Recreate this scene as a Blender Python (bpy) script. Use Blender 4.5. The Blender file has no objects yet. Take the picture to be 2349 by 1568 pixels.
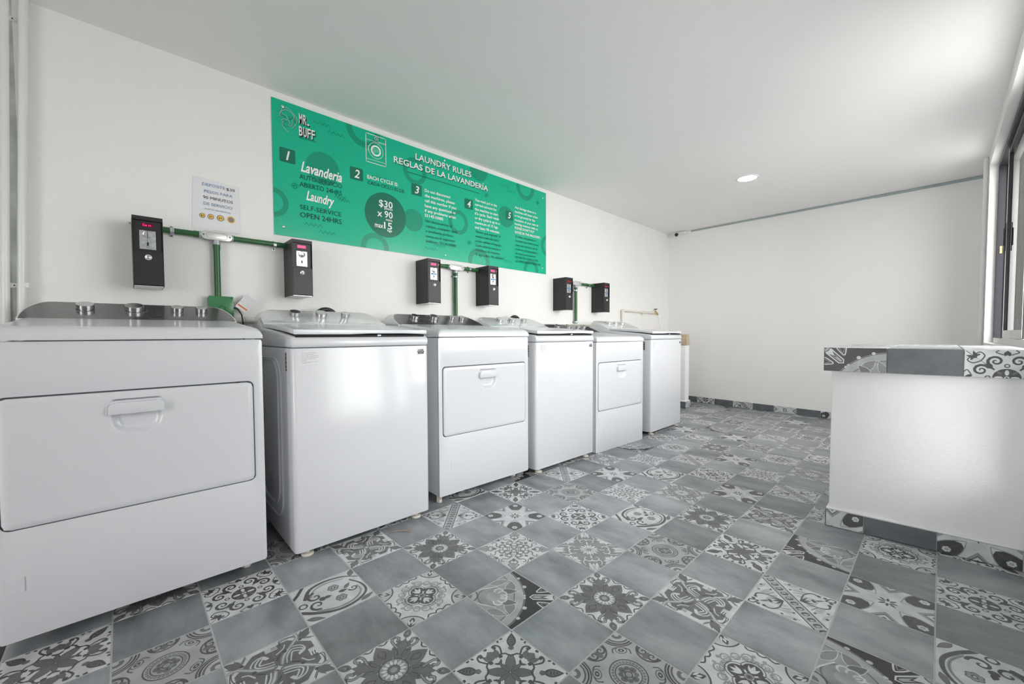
import bpy, bmesh, math, random
import numpy as np
from mathutils import Vector, Matrix

random.seed(7)
C = bpy.context.scene.collection
sc = bpy.context.scene
PI = math.pi

# ------------------------------------------------------------------ camera, world, exposure
FPX, YAW, PITCH, ROLL = 937.207, 0.814833, 0.0346830, -0.00431154
cam_d = bpy.data.cameras.new('camera'); cam = bpy.data.objects.new('camera', cam_d); C.objects.link(cam)
cam_d.sensor_width = 36.0; cam_d.lens = FPX / 2349 * 36.0
cam_d.shift_x = 8.09 / 2349; cam_d.shift_y = 15.81 / 2349
cam_d.clip_start = 0.02
cy, sy, cp, sp = math.cos(YAW), math.sin(YAW), math.cos(PITCH), math.sin(PITCH)
fw = Vector((cy*cp, sy*cp, -sp)); rt = Vector((sy, -cy, 0)); up = rt.cross(fw)
cr, sr = math.cos(ROLL), math.sin(ROLL)
r2 = cr*rt + sr*up; u2 = -sr*rt + cr*up
cam.matrix_world = Matrix(((r2.x, u2.x, -fw.x, -1.6955), (r2.y, u2.y, -fw.y, 0.0065), (r2.z, u2.z, -fw.z, 1.0141), (0, 0, 0, 1)))
sc.camera = cam

wd = bpy.data.worlds.new('overcast_sky'); sc.world = wd; wd.use_nodes = True
wn = wd.node_tree; bg = wn.nodes['Background']
bg.inputs[0].default_value = (1.0, 0.975, 0.985, 1); bg.inputs[1].default_value = 9.0
sun_d = bpy.data.lights.new('sun', 'SUN'); sun_d.energy = 3.0; sun_d.angle = 0.02; sun_d.color = (1.0, 0.975, 0.94)
sun = bpy.data.objects.new('sun', sun_d); C.objects.link(sun)          # stands behind the building, lights the yard outside the window
sun.rotation_euler = (math.radians(-28), math.radians(-10), 0)

vs = sc.view_settings
sc.display_settings.display_device = 'sRGB'
vs.view_transform = 'Standard'; vs.look = 'None'; vs.gamma = 1.0; vs.use_curve_mapping = False
vs.exposure = 0.0
sc.cycles.use_denoising = True
sc.cycles.max_bounces = 14; sc.cycles.diffuse_bounces = 10; sc.cycles.glossy_bounces = 5
sc.cycles.transparent_max_bounces = 12
sc.cycles.sample_clamp_indirect = 10.0

def portal(name, cx, cyy, cz, sx, sz):
    l = bpy.data.lights.new(name, 'AREA'); l.shape = 'RECTANGLE'; l.size = sx; l.size_y = sz
    l.cycles.is_portal = True
    o = bpy.data.objects.new(name, l); C.objects.link(o)
    o.location = (cx, cyy, cz); o.rotation_euler = (math.radians(90), 0, 0)   # -Z of lamp looks to +Y
    return o

WIN1 = (1.12, 3.61, 0.93, 2.41)       # the sliding window beside the counter
WIN3 = (0.66, 1.095, 0.0, 2.30)       # unseen side door added before the counter, its glazing sized to light it
WIN2 = (-0.50, 0.50, 0.30, 2.30)      # glazed bay beside the camera
portal('daylight_portal_window', (WIN1[0]+WIN1[1])/2, -0.42, (WIN1[2]+WIN1[3])/2, WIN1[1]-WIN1[0], WIN1[3]-WIN1[2])
portal('daylight_portal_bay', (WIN2[0]+WIN2[1])/2, -0.42, (WIN2[2]+WIN2[3])/2, WIN2[1]-WIN2[0], WIN2[3]-WIN2[2])
XN = -4.6
portal('daylight_portal_added_door', (WIN3[0]+WIN3[1])/2, -0.42, 1.26, WIN3[1]-WIN3[0], 1.9)
FILL_OPENING = (-.20, 0.74, 0.0, 2.20)         # unseen opening added for fill light behind the camera, in the end wall at x = XN
pd = portal('daylight_portal_fill_opening', XN-.16, (FILL_OPENING[0]+FILL_OPENING[1])/2, (FILL_OPENING[2]+FILL_OPENING[3])/2, FILL_OPENING[1]-FILL_OPENING[0], FILL_OPENING[3]-FILL_OPENING[2])
pd.rotation_euler = (math.radians(90), 0, math.radians(-90))

# ------------------------------------------------------------------ materials
def srgb(r, g, b):
    f = lambda c: (c/255/12.92) if c/255 <= 0.04045 else ((c/255+0.055)/1.055)**2.4
    return (f(r), f(g), f(b), 1)

def mat(name, col, rough=0.5, metal=0.0, spec=0.5, noise=None, bump=None, coat=0.0, emit=None, crough=0.05):
    """noise=(scale, amount, detail) varies the colour, bump=(scale, strength, distance) the relief."""
    m = bpy.data.materials.new(name); m.use_nodes = True
    nt = m.node_tree; p = nt.nodes['Principled BSDF']
    p.inputs['Base Color'].default_value = col
    p.inputs['Roughness'].default_value = rough; p.inputs['Metallic'].default_value = metal
    p.inputs['Specular IOR Level'].default_value = spec
    p.inputs['Coat Weight'].default_value = coat; p.inputs['Coat Roughness'].default_value = crough
    tc = nt.nodes.new('ShaderNodeTexCoord')
    if noise:
        n = nt.nodes.new('ShaderNodeTexNoise'); n.inputs['Scale'].default_value = noise[0]; n.inputs['Detail'].default_value = noise[2]
        nt.links.new(tc.outputs['Object'], n.inputs['Vector'])
        mr = nt.nodes.new('ShaderNodeMapRange'); mr.inputs[1].default_value = 0.3; mr.inputs[2].default_value = 0.7
        mr.inputs[3].default_value = 1-noise[1]; mr.inputs[4].default_value = 1+noise[1]
        nt.links.new(n.outputs['Fac'], mr.inputs[0])
        mx = nt.nodes.new('ShaderNodeVectorMath'); mx.operation = 'SCALE'; mx.inputs[0].default_value = col[:3]
        nt.links.new(mr.outputs[0], mx.inputs['Scale']); nt.links.new(mx.outputs[0], p.inputs['Base Color'])
    if bump:
        n = nt.nodes.new('ShaderNodeTexNoise'); n.inputs['Scale'].default_value = bump[0]; n.inputs['Detail'].default_value = 4
        nt.links.new(tc.outputs['Object'], n.inputs['Vector'])
        b = nt.nodes.new('ShaderNodeBump'); b.inputs['Strength'].default_value = bump[1]; b.inputs['Distance'].default_value = bump[2]
        nt.links.new(n.outputs['Fac'], b.inputs['Height']); nt.links.new(b.outputs[0], p.inputs['Normal'])
    if emit:
        p.inputs['Emission Color'].default_value = emit[0]; p.inputs['Emission Strength'].default_value = emit[1]
    return m

M = {}
M['wall'] = mat('painted_plaster', (0.84, 0.83, 0.81, 1), 0.6, spec=0.3, noise=(1.3, 0.015, 3), bump=(90, 0.35, 0.004))
M['wall_back'] = mat('smooth_painted_plaster', (0.87, 0.86, 0.84, 1), 0.6, spec=0.3, noise=(1.3, 0.012, 3), bump=(60, 0.12, 0.003))
M['stucco'] = mat('white_stucco', (0.87, 0.87, 0.87, 1), 0.7, spec=0.25, noise=(4, 0.02, 4), bump=(120, 0.45, 0.004))
M['ceiling'] = mat('ceiling_paint', (0.88, 0.87, 0.86, 1), 0.65, spec=0.3, noise=(0.9, 0.01, 2))
M['stained'] = mat('stained_render', srgb(178, 186, 180), 0.8, noise=(9, 0.25, 6), bump=(60, 0.5, 0.01))
M['grout'] = mat('grey_grout', srgb(182, 184, 183), 0.8, noise=(20, 0.08, 4))
M['strip'] = mat('grey_ceiling_channel', srgb(160, 172, 174), 0.5)
M['enamel'] = mat('white_enamel', (0.67, 0.68, 0.71, 1), 0.24, spec=0.5, coat=0.4, crough=.11)
M['enamel_console'] = mat('white_console_enamel', (0.70, 0.72, 0.72, 1), 0.16, spec=0.5, coat=0.5)
M['plastic'] = mat('white_plastic', (0.78, 0.79, 0.80, 1), 0.25)
M['foot'] = mat('ivory_foot_plastic', srgb(214, 208, 196), 0.4)
M['panel_dark'] = mat('charcoal_metallic_console', srgb(92, 92, 93), 0.22, 0.35, noise=(500, 0.10, 2), coat=0.5)
M['knob'] = mat('brushed_steel', (0.62, 0.62, 0.62, 1), 0.22, 1.0)
M['chrome'] = mat('chrome', (0.80, 0.80, 0.81, 1), 0.08, 1.0)
M['zinc'] = mat('galvanised_steel', srgb(196, 200, 203), 0.32, 0.85, noise=(70, 0.2, 5))
M['alu'] = mat('brushed_aluminium', (0.66, 0.645, 0.62, 1), 0.3, 0.9)
M['black'] = mat('black_powder_coat', srgb(33, 32, 32), 0.42, noise=(160, 0.12, 3), bump=(350, 0.25, 0.001))
M['black_void'] = mat('black_gap', (0.012, 0.012, 0.013, 1), 0.7)
M['rubber'] = mat('black_rubber', (0.02, 0.02, 0.02, 1), 0.5)
M['gap'] = mat('grey_gap_shade_and_fittings', srgb(70, 74, 78), 0.6)  # grey for the painted door gap shade, and for real screws and fittings
M['brass'] = mat('brass', (0.66, 0.50, 0.22, 1), 0.25, 1.0)
M['gold_screw'] = mat('yellow_zinc_screw', (0.75, 0.62, 0.36, 1), 0.3, 0.9)
M['green_pipe'] = mat('green_conduit_plastic', srgb(44, 96, 52), 0.32, noise=(6, 0.12, 3))
M['green_box'] = mat('green_electrical_box_plastic', srgb(66, 128, 84), 0.2, noise=(8, 0.1, 3))
M['grey_metal'] = mat('grey_cast_aluminium', srgb(172, 178, 182), 0.4, 0.3)
M['cover'] = mat('pale_cast_cover', srgb(214, 214, 210), 0.3, 0.4)
M['pvc'] = mat('white_pvc_paint', (0.78, 0.785, 0.77, 1), 0.3, noise=(4, 0.03, 3))
M['pvc_ivory'] = mat('ivory_pvc', srgb(226, 222, 210), 0.35)
M['paper'] = mat('white_paper', (0.76, 0.76, 0.785, 1), 0.6)
M['sign'] = mat('green_sign_board', srgb(0, 180, 142), 0.22, spec=0.5)
M['sign_dark'] = mat('dark_green_print', srgb(0, 112, 86), 0.22)
M['sign_ring'] = mat('mid_green_print', srgb(0, 148, 116), 0.22)
M['sign_text_dark'] = mat('deep_green_lettering', srgb(0, 66, 52), 0.4, spec=0.25)
M['sign_white'] = mat('white_print', srgb(238, 240, 238), 0.3)
M['ink_black'] = mat('black_ink', (0.015, 0.015, 0.015, 1), 0.4)
M['ink_blue'] = mat('blue_ink', srgb(104, 138, 170), 0.6)
M['ink_brown'] = mat('dark_brown_ink', srgb(62, 48, 46), 0.6)
M['ink_grey'] = mat('grey_ink', srgb(120, 122, 124), 0.5)
M['ink_pale'] = mat('pale_print', srgb(160, 160, 160), 0.4)
M['orange'] = mat('orange_print', srgb(214, 110, 34), 0.5)
M['coin_gold'] = mat('yellow_coin_print', srgb(236, 196, 74), 0.5)
M['coin_rim'] = mat('grey_coin_print', srgb(140, 128, 128), 0.5)
M['sticker_blue'] = mat('blue_sticker', srgb(92, 150, 196), 0.35)
M['lcd'] = mat('led_display_window', srgb(70, 10, 40), 0.15, emit=(srgb(120, 10, 60), 0.25))
M['lcd_pink'] = mat('lit_pink_display', srgb(220, 30, 110), 0.2, emit=(srgb(235, 30, 110), 0.55))
M['lcd_red'] = mat('lit_red_display', srgb(120, 14, 22), 0.2, emit=(srgb(170, 16, 30), 0.4))
M['led'] = mat('red_led_segments', srgb(255, 10, 60), 0.3, emit=((1, 0.02, 0.12, 1), 2.6))
M['stone'] = mat('beige_stone', srgb(196, 176, 152), 0.8, noise=(40, 0.22, 5), bump=(90, 0.6, 0.01))
M['bronze'] = mat('dark_bronze_anodised', srgb(52, 51, 56), 0.35, 0.5)
M['sill'] = mat('white_window_sill', (0.84, 0.84, 0.84, 1), 0.5, noise=(5, 0.02, 3))
M['lens'] = mat('camera_lens', (0.008, 0.008, 0.01, 1), 0.05)
M['lamp'] = mat('lit_diffuser', (1, 1, 1, 1), 0.5, emit=((1, 0.98, 0.95, 1), 9.0))
M['twig'] = mat('dry_twig_bark', srgb(170, 140, 120), 0.8)
M['ground'] = mat('pale_concrete_ground', (0.40, 0.40, 0.39, 1), 0.8, noise=(2, 0.1, 4))
M['far_wall'] = mat('white_garden_wall', (0.78, 0.78, 0.77, 1), 0.8, noise=(1, 0.03, 3))

def glass_mat():
    m = bpy.data.materials.new('clear_window_glass'); m.use_nodes = True
    nt = m.node_tree; nt.nodes.clear()
    out = nt.nodes.new('ShaderNodeOutputMaterial'); mx = nt.nodes.new('ShaderNodeMixShader')
    tr = nt.nodes.new('ShaderNodeBsdfTransparent'); gl = nt.nodes.new('ShaderNodeBsdfGlossy'); fr = nt.nodes.new('ShaderNodeFresnel')
    tr.inputs[0].default_value = (0.95, 0.97, 0.96, 1); gl.inputs['Roughness'].default_value = 0.0; fr.inputs[0].default_value = 1.45
    nt.links.new(fr.outputs[0], mx.inputs[0]); nt.links.new(tr.outputs[0], mx.inputs[1]); nt.links.new(gl.outputs[0], mx.inputs[2])
    nt.links.new(mx.outputs[0], out.inputs[0]); return m
M['glass'] = glass_mat()

# ------------------------------------------------------------------ the eleven printed tile designs, drawn by arithmetic
N = 288
_g = (np.arange(N)+0.5)/N*2-1
GX, GY = np.meshgrid(_g, _g)            # GX along u, GY along v
SOFT = 2.2/N*1.3
class Tile:
    def __init__(s, bgv):
        s.im = np.full((N, N), float(bgv)); s.X, s.Y = GX, GY
    def fold8(s):
        a, b = np.abs(GX), np.abs(GY); s.X, s.Y = np.maximum(a, b), np.minimum(a, b); return s
    def fold4(s): s.X, s.Y = np.abs(GX), np.abs(GY); return s
    def rot4(s):
        x, y = GX.copy(), GY.copy()
        for _ in range(3):
            m = ~((x > 0) & (y >= 0)); x, y = np.where(m, y, x), np.where(m, -x, y)
        s.X, s.Y = x, y; return s
    def diag(s):                       # mirror over the main diagonal
        s.X, s.Y = np.maximum(GX, GY), np.minimum(GX, GY); return s
    def full(s): s.X, s.Y = GX, GY; return s
    def paint(s, d, v, op=1.0):
        m = np.clip(0.5-d/SOFT, 0, 1)*op; s.im = s.im*(1-m)+v*m; return s
    def disc(s, cx, cy, r, v, op=1): return s.paint(np.hypot(s.X-cx, s.Y-cy)-r, v, op)
    def ring(s, cx, cy, r, w, v): return s.paint(np.abs(np.hypot(s.X-cx, s.Y-cy)-r)-w/2, v)
    def ell(s, cx, cy, a, b, ang, v, line=None, lw=.02):
        c, q = math.cos(ang), math.sin(ang); x = (s.X-cx)*c+(s.Y-cy)*q; y = -(s.X-cx)*q+(s.Y-cy)*c
        k = np.sqrt((x/a)**2+(y/b)**2); d = (k-1)*min(a, b)
        if line is not None: s.paint(d-lw, line)
        return s.paint(d, v)
    def leaf(s, x0, y0, x1, y1, w, v, line=None, lw=.02):
        L = math.hypot(x1-x0, y1-y0); ux, uy = (x1-x0)/L, (y1-y0)/L
        t = (s.X-x0)*ux+(s.Y-y0)*uy; q = np.abs(-(s.X-x0)*uy+(s.Y-y0)*ux)
        tt = np.clip(t/L, 0, 1); d = q-w*np.sin(PI*tt**0.8); d = np.maximum(d, np.maximum(-t, t-L))
        if line is not None: s.paint(d-lw, line)
        return s.paint(d, v)
    def stroke(s, pts, w0, v, w1=None):
        w1 = w0 if w1 is None else w1
        if 2 < len(pts) < 12:
            q = [pts[0]]+list(pts)+[pts[-1]]; o = []
            for i in range(1, len(q)-2):
                for k in range(4):
                    t = k/4; o.append(tuple(.5*(2*q[i][c]+(q[i+1][c]-q[i-1][c])*t+(2*q[i-1][c]-5*q[i][c]+4*q[i+1][c]-q[i+2][c])*t*t+(3*q[i][c]-q[i-1][c]-3*q[i+1][c]+q[i+2][c])*t**3) for c in (0, 1)))
            pts = o+[pts[-1]]
        n = len(pts)-1; d = None
        for i in range(n):
            (ax, ay), (bx, by) = pts[i], pts[i+1]; vx, vy = bx-ax, by-ay
            t = np.clip(((s.X-ax)*vx+(s.Y-ay)*vy)/(vx*vx+vy*vy+1e-9), 0, 1)
            e = np.hypot(s.X-ax-t*vx, s.Y-ay-t*vy)-(w0+(w1-w0)*(i+t)/n)/2
            d = e if d is None else np.minimum(d, e)
        return s.paint(d, v)
    def spiral(s, cx, cy, r, a0, turns, w, v, w1=None, n=16):
        return s.stroke([(cx+r*(1-.88*k/n)*math.cos(a0+turns*2*PI*k/n), cy+r*(1-.88*k/n)*math.sin(a0+turns*2*PI*k/n)) for k in range(n+1)], w, v, w1)
    def poly(s, pts, v):
        inside = np.zeros(s.X.shape, bool); n = len(pts); d = None
        for i in range(n):
            (ax, ay), (bx, by) = pts[i], pts[(i+1) % n]
            c = ((ay > s.Y) != (by > s.Y)) & (s.X < (bx-ax)*(s.Y-ay)/(by-ay+1e-12)+ax); inside ^= c
            vx, vy = bx-ax, by-ay; t = np.clip(((s.X-ax)*vx+(s.Y-ay)*vy)/(vx*vx+vy*vy+1e-9), 0, 1)
            e = np.hypot(s.X-ax-t*vx, s.Y-ay-t*vy); d = e if d is None else np.minimum(d, e)
        return s.paint(np.where(inside, -d, d), v)

W_, G1, G2, D1, D2 = 0.80, 0.58, 0.42, 0.30, 0.16      # display values: white, light grey, mid grey, dark, near black
def t_volutes():
    t = Tile(W_).fold8()
    t.stroke([(.30, .30), (.6, .62), (.97, .97)], .05, D1, .02)
    t.spiral(.60, .26, .21, 2.6, -1.45, .085, D1, .03)
    t.stroke([(.36, .36), (.44, .42), (.46, .36)], .08, D1, .04)
    t.stroke([(.62, .60), (.80, .52), (.93, .62), (.88, .72), (.80, .68)], .035, D1, .03).disc(.84, .66, .03, D1)
    t.leaf(.70, .72, .98, .80, .05, D1).leaf(.80, .06, .99, .0, .05, D1).stroke([(.84, .10), (.93, .26), (.99, .20)], .03, D1)
    t.ring(.44, .0, .055, .03, D1)
    t.disc(0, 0, .33, D1).fold8(); t.ell(.19, 0, .10, .05, 0, W_).ell(.18, .18, .07, .035, PI/4, G2).disc(0, 0, .06, W_).disc(0, 0, .03, D1)
    return t
def t_star():
    t = Tile(W_).fold8()
    t.poly([(.40, .40), (.58, .34), (.78, .40), (1.1, .56), (1.1, 1.1)], D1)
    t.stroke([(.30, .28), (.58, .33), (.80, .40), (1.05, .55)], .03, G1)
    t.poly([(.50, -.1), (.64, -.1), (1.1, .30), (1.1, .40)], G1).poly([(.64, -.1), (.70, -.1), (1.1, .25), (1.1, .31)], G2)
    t.poly([(.84, -.1), (.90, -.1), (1.1, .12), (1.1, .18)], D1).poly([(.93, -.1), (1.1, -.1), (1.1, .09)], G1)
    t.ring(.78, .78, .0, .0, W_)
    for k in range(6): t.disc(.77+.072*math.cos(k*PI/3+.3), .77+.072*math.sin(k*PI/3+.3), .052, W_)
    t.disc(.77, .77, .06, W_).ring(.77, .77, .035, .016, G2)
    t.leaf(.05, .0, .25, .0, .035, D1).leaf(.04, .04, .20, .19, .032, D1)
    t.stroke([(.10, .12), (.40, .44)], .012, G2).stroke([(.22, .0), (.42, -.02)], .01, G1)
    return t
def t_rosette():
    t = Tile(W_).fold8()
    t.leaf(.25, .0, .96, .0, .24, G2).leaf(.2, .2, .78, .60, .20, G2).leaf(.22, .22, .72, .72, .16, G2, D1, .012)
    t.stroke([(.45, .0), (.62, .10), (.74, .04)], .03, D1).stroke([(.36, .28), (.5, .36), (.62, .30)], .03, D1)
    t.stroke([(.58, .40), (.86, .40), (.95, .52), (.86, .60), (.78, .52)], .08, D1).stroke([(.58, .40), (.86, .40), (.95, .52), (.86, .60), (.79, .53)], .045, G1)
    t.stroke([(.95, .52), (.99, .36), (.90, .20), (.97, .08)], .05, D1, .03)
    t.leaf(.74, .74, .99, .99, .09, G2, D1, .012).leaf(.76, .76, .90, .99, .05, G1).disc(.8, .8, .03, D1)
    t.disc(0, 0, .36, D1).disc(0, 0, .33, G1).full()
    for k in range(14):
        a = k*2*PI/14; t.leaf(.15*math.cos(a), .15*math.sin(a), .32*math.cos(a), .32*math.sin(a), .045, W_, G2, .012)
    t.disc(0, 0, .15, D1).disc(0, 0, .13, G2).disc(0, 0, .08, G1)
    return t
def t_knot():
    t = Tile(W_).rot4()
    t.poly([(.0, .0), (.70, .0), (.70, .14), (.86, .14), (.86, .40), (.62, .62), (.40, .86), (.14, .86), (.14, .70), (0, .70)], G2)
    for o in (0, .06): t.stroke([(.76+o, .0), (.76+o, .20), (.90+o, .24), (.90, .52+o), (.70, .66+o), (.54, .90+o)], .022, D1)
    for o in (.0, .09, .18): t.stroke([(.05, .10+o), (.30-o*.4, .16+o), (.52-o, .40), (.42-o, .62-o*.3), (.22, .66-o*.5), (.12+o*.3, .50)], .035, W_)
    t.stroke([(.10, .10), (.34, .20), (.60, .44), (.80, .62), (.99, .60)], .10, G1).stroke([(.10, .10), (.34, .20), (.60, .44), (.80, .62), (.99, .60)], .03, W_)
    t.stroke([(.50, .06), (.60, .24), (.72, .30)], .035, W_).stroke([(.3, .02), (.44, .14)], .04, D1).disc(.48, .24, .05, D1)
    t.leaf(.68, .68, .98, .98, .09, G2, D1, .012).leaf(.70, .66, .98, .78, .045, G2).leaf(.66, .70, .78, .98, .045, G2).disc(.66, .66, .045, D1)
    t.fold8().ell(0, 0, .08, .03, 0, W_).disc(0, 0, .04, W_)
    return t
def t_rings():
    t = Tile(.66).fold8()
    t.disc(1, .0, .34, D1).disc(1, 0, .30, .62).spiral(.90, .13, .14, 1.2, 1.2, .05, D1, .025).leaf(.72, 0, .95, 0, .07, G2, D1, .01)
    t.disc(1, 1, .54, D1).disc(1, 1, .505, .62).ring(1, 1, .46, .03, D2).ring(1, 1, .38, .03, D1).disc(1, 1, .35, .70).disc(.92, .92, .16, G2).disc(.92, .92, .07, .7)
    t.ell(.53, .53, .15, .11, -PI/4, D1).ell(.53, .53, .13, .09, -PI/4, .68).ell(.53, .53, .08, .055, -PI/4, D1).disc(.53, .53, .025, .7)
    t.stroke([(.62, .30), (.70, .40), (.66, .52)], .03, D1).stroke([(.42, .62), (.36, .66)], .03, D1)
    t.disc(0, 0, .46, D1).disc(0, 0, .43, .66).ring(0, 0, .31, .025, D1).full()
    for k in range(28):
        a = k*2*PI/28; t.disc(.37*math.cos(a), .37*math.sin(a), .030, D1).disc(.37*math.cos(a), .37*math.sin(a), .014, .7)
    t.fold8().disc(.18, 0, .085, G2).disc(.13, .13, .06, G2).disc(0, 0, .10, D1).disc(0, 0, .075, .6).disc(.16, 0, .025, D1)
    t.diag()
    return t
def t_quatrefoil():
    t = Tile(W_).fold8()
    t.ring(.0, .0, .62, .05, .66).ring(.60, .22, .12, .045, G1).spiral(.56, .22, .08, 0, 1, .03, G1).ring(.44, .44, .10, .04, G1).disc(.75, .12, .05, G1)
    t.stroke([(.5, .08), (.62, .0)], .05, G1).stroke([(.3, .42), (.5, .36)], .03, G1)
    t.disc(1.02, 1.02, .52, D1).disc(1.02, 1.02, .48, .72)
    t.leaf(.99, .99, .62, .86, .13, D1).leaf(.99, .99, .72, .70, .10, D1); t.leaf(.90, .92, .66, .86, .05, W_).leaf(.88, .88, .76, .76, .035, W_).leaf(.95, .9, .86, .72, .03, W_)
    t.disc(1, .0, .13, D1).disc(1, 0, .09, W_).stroke([(.96, .14), (.90, .30), (.99, .40)], .04, D1)
    t.disc(.26, .0, .215, D1).disc(.24, .20, .03, D1)
    t.leaf(.14, .0, .44, .0, .055, W_).leaf(.16, .02, .38, .13, .035, W_).ring(.26, 0, .235, .012, W_).ring(.26, 0, .27, .02, D1)
    t.stroke([(.10, .10), (.20, .20), (.27, .27)], .05, W_).leaf(.14, .14, .30, .30, .03, D1)
    t.full()
    for k in range(56):
        a = k*2*PI/56; t.disc(.53*math.cos(a), .53*math.sin(a), .011, D1)
    t.fold8().disc(0, 0, .10, W_).disc(0, 0, .085, G2).disc(0, 0, .035, D1)
    return t
def t_leaves():
    t = Tile(W_).fold8()
    t.leaf(.02, .02, .42, .36, .10, G2, D1, .014).leaf(.04, .0, .40, .0, .05, G2, D1, .014).leaf(.34, 0, .46, .12, .03, D1)
    t.stroke([(.32, .42), (.42, .34), (.52, .30), (.58, .16), (.50, .12)], .05, D1, .04).disc(.52, .16, .05, D1)
    t.leaf(.56, .56, .92, .92, .125, D1).leaf(.60, .60, .86, .86, .08, G2).leaf(.50, .50, .62, .58, .05, G2, D1, .01)
    for k in range(4): t.disc(.66+k*.06, .60+k*.06, .022, D1)
    for k in range(3): t.disc(.69+k*.05, .69+k*.05, .018, D2)
    t.leaf(.56, .06, .84, .0, .10, G2, D1, .012).leaf(.56, .1, .80, .20, .06, G2, D1, .012).stroke([(.58, .24), (.76, .34), (.88, .30), (.90, .20), (.83, .20)], .045, D1, .05).disc(.84, .22, .05, D1)
    t.leaf(.90, .0, 1.0, .0, .05, D1).leaf(.94, .52, 1.0, .60, .05, D1).disc(.97, .97, .04, D1).leaf(.90, .40, .99, .46, .03, D1)
    return t
def t_lace():
    t = Tile(W_).fold8()
    t.ring(.34, .0, .10, .035, G2).ring(.26, .22, .09, .035, G2).ring(.44, .20, .09, .03, G2).ring(.10, .07, .06, .025, G2)
    t.stroke([(.12, .0), (.22, .08), (.36, .12), (.50, .06), (.56, .12), (.52, .28), (.40, .34)], .035, G2)
    t.leaf(.56, .0, .74, .0, .06, G2).stroke([(.52, .34), (.66, .32), (.74, .22), (.84, .22), (.90, .30), (.84, .36)], .045, G2, .03)
    t.leaf(.46, .46, .62, .62, .06, G2).stroke([(.60, .50), (.74, .52), (.76, .62), (.88, .62), (.90, .74)], .05, G2, .04)
    t.disc(.74, .74, .10, G1).ring(.74, .74, .09, .025, G2).disc(.80, .66, .055, G1).leaf(.74, .74, .99, .99, .09, G1, G2, .014).disc(.90, .78, .05, G1)
    t.leaf(.82, .0, 1.0, .08, .05, G2).stroke([(.86, .12), (.96, .22), (.99, .36)], .035, G2)
    t.disc(0, 0, .035, D1)
    return t
def t_acanthus():
    t = Tile(.52).fold8()
    t.disc(1, 1, .30, W_).leaf(.96, .96, .56, .62, .10, W_, G2, .012).leaf(.98, .90, .70, .50, .07, W_, G2, .012)
    t.disc(1.0, .0, .24, W_).leaf(.98, .02, .70, .0, .09, W_, G2, .012).leaf(.98, .05, .80, .26, .07, W_, G2, .012).leaf(.99, .05, .95, .40, .05, W_, G2, .01)
    t.stroke([(.40, .46), (.56, .50), (.66, .36), (.58, .22), (.44, .24)], .10, D1, .04).stroke([(.40, .46), (.56, .50), (.66, .36), (.58, .22), (.46, .24)], .075, W_, .03)
    t.stroke([(.66, .30), (.80, .34), (.92, .52)], .05, W_, .03).stroke([(.28, .28), (.40, .40)], .05, W_)
    t.leaf(.06, .0, .40, .0, .06, W_, G2, .012).leaf(.06, .05, .34, .16, .05, W_, G2, .012).leaf(.05, .05, .27, .27, .05, W_, G2, .012)
    t.full().poly([(-.07, 0), (0, -.07), (.07, 0), (0, .07)], D1).poly([(-.04, 0), (0, -.04), (.04, 0), (0, .04)], W_)
    return t
def t_arc():
    t = Tile(.60).diag()
    k = lambda r0, r1, v: (t.disc(-1.05, -1.05, r1, v), t.disc(-1.05, -1.05, r0, 0))
    d = np.hypot(t.X+1.15, t.Y+1.15)
    t.paint(2.02-d, D2)                                           # the dark outer corner
    t.paint(np.abs(d-1.96)-.02, G2).paint(np.abs(d-1.82)-.15, .66).paint(np.abs(d-1.68)-.012, D1).paint(np.abs(d-1.99)-.012, D1)
    t.disc(.62, -.10, .07, .76).disc(.30, .22, .05, .76).disc(.80, -.55, .06, .76)
    t.leaf(.10, -.2, .52, -.62, .16, .50, W_, .02).leaf(-.10, -.45, .30, -.10, .13, G2, W_, .02)
    t.disc(-.45, -.45, .46, G2).disc(-.45, -.45, .42, .56)
    for a in (-.25, .35, .95, 1.25): t.disc(-.42+.30*math.cos(a), -.42+.30*math.sin(a), .16, W_).disc(-.42+.30*math.cos(a), -.42+.30*math.sin(a), .11, .62)
    t.disc(-.42, -.42, .22, .62).leaf(-.1, -.95, .5, -.70, .13, .52, W_, .02).stroke([(-.95, -.95), (-.55, -.98), (.0, -.70)], .04, W_)
    t.disc(-1, -1, .34, D1).disc(-1, -1, .30, .66).disc(-1, -1, .16, G2)
    t.full().poly([(.36, .54), (.36, .36), (.54, .36), (.98, .78), (.98, .98), (.78, .98)], W_)
    t.poly([(.40, .52), (.40, .40), (.52, .40), (.86, .74), (.66, .66), (.74, .86)], D2).poly([(.43, .50), (.43, .43), (.50, .43), (.76, .68), (.60, .60), (.68, .76)], .62)
    t.diag().stroke([(.99, .30), (.72, .34), (.80, .46), (.99, .60)], .045, W_).stroke([(.99, .36), (.82, .40), (.99, .52)], .02, .6)
    t.disc(1, 1, .17, D1).disc(1, 1, .14, .62).disc(1, 1, .05, D1)
    return t
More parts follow.
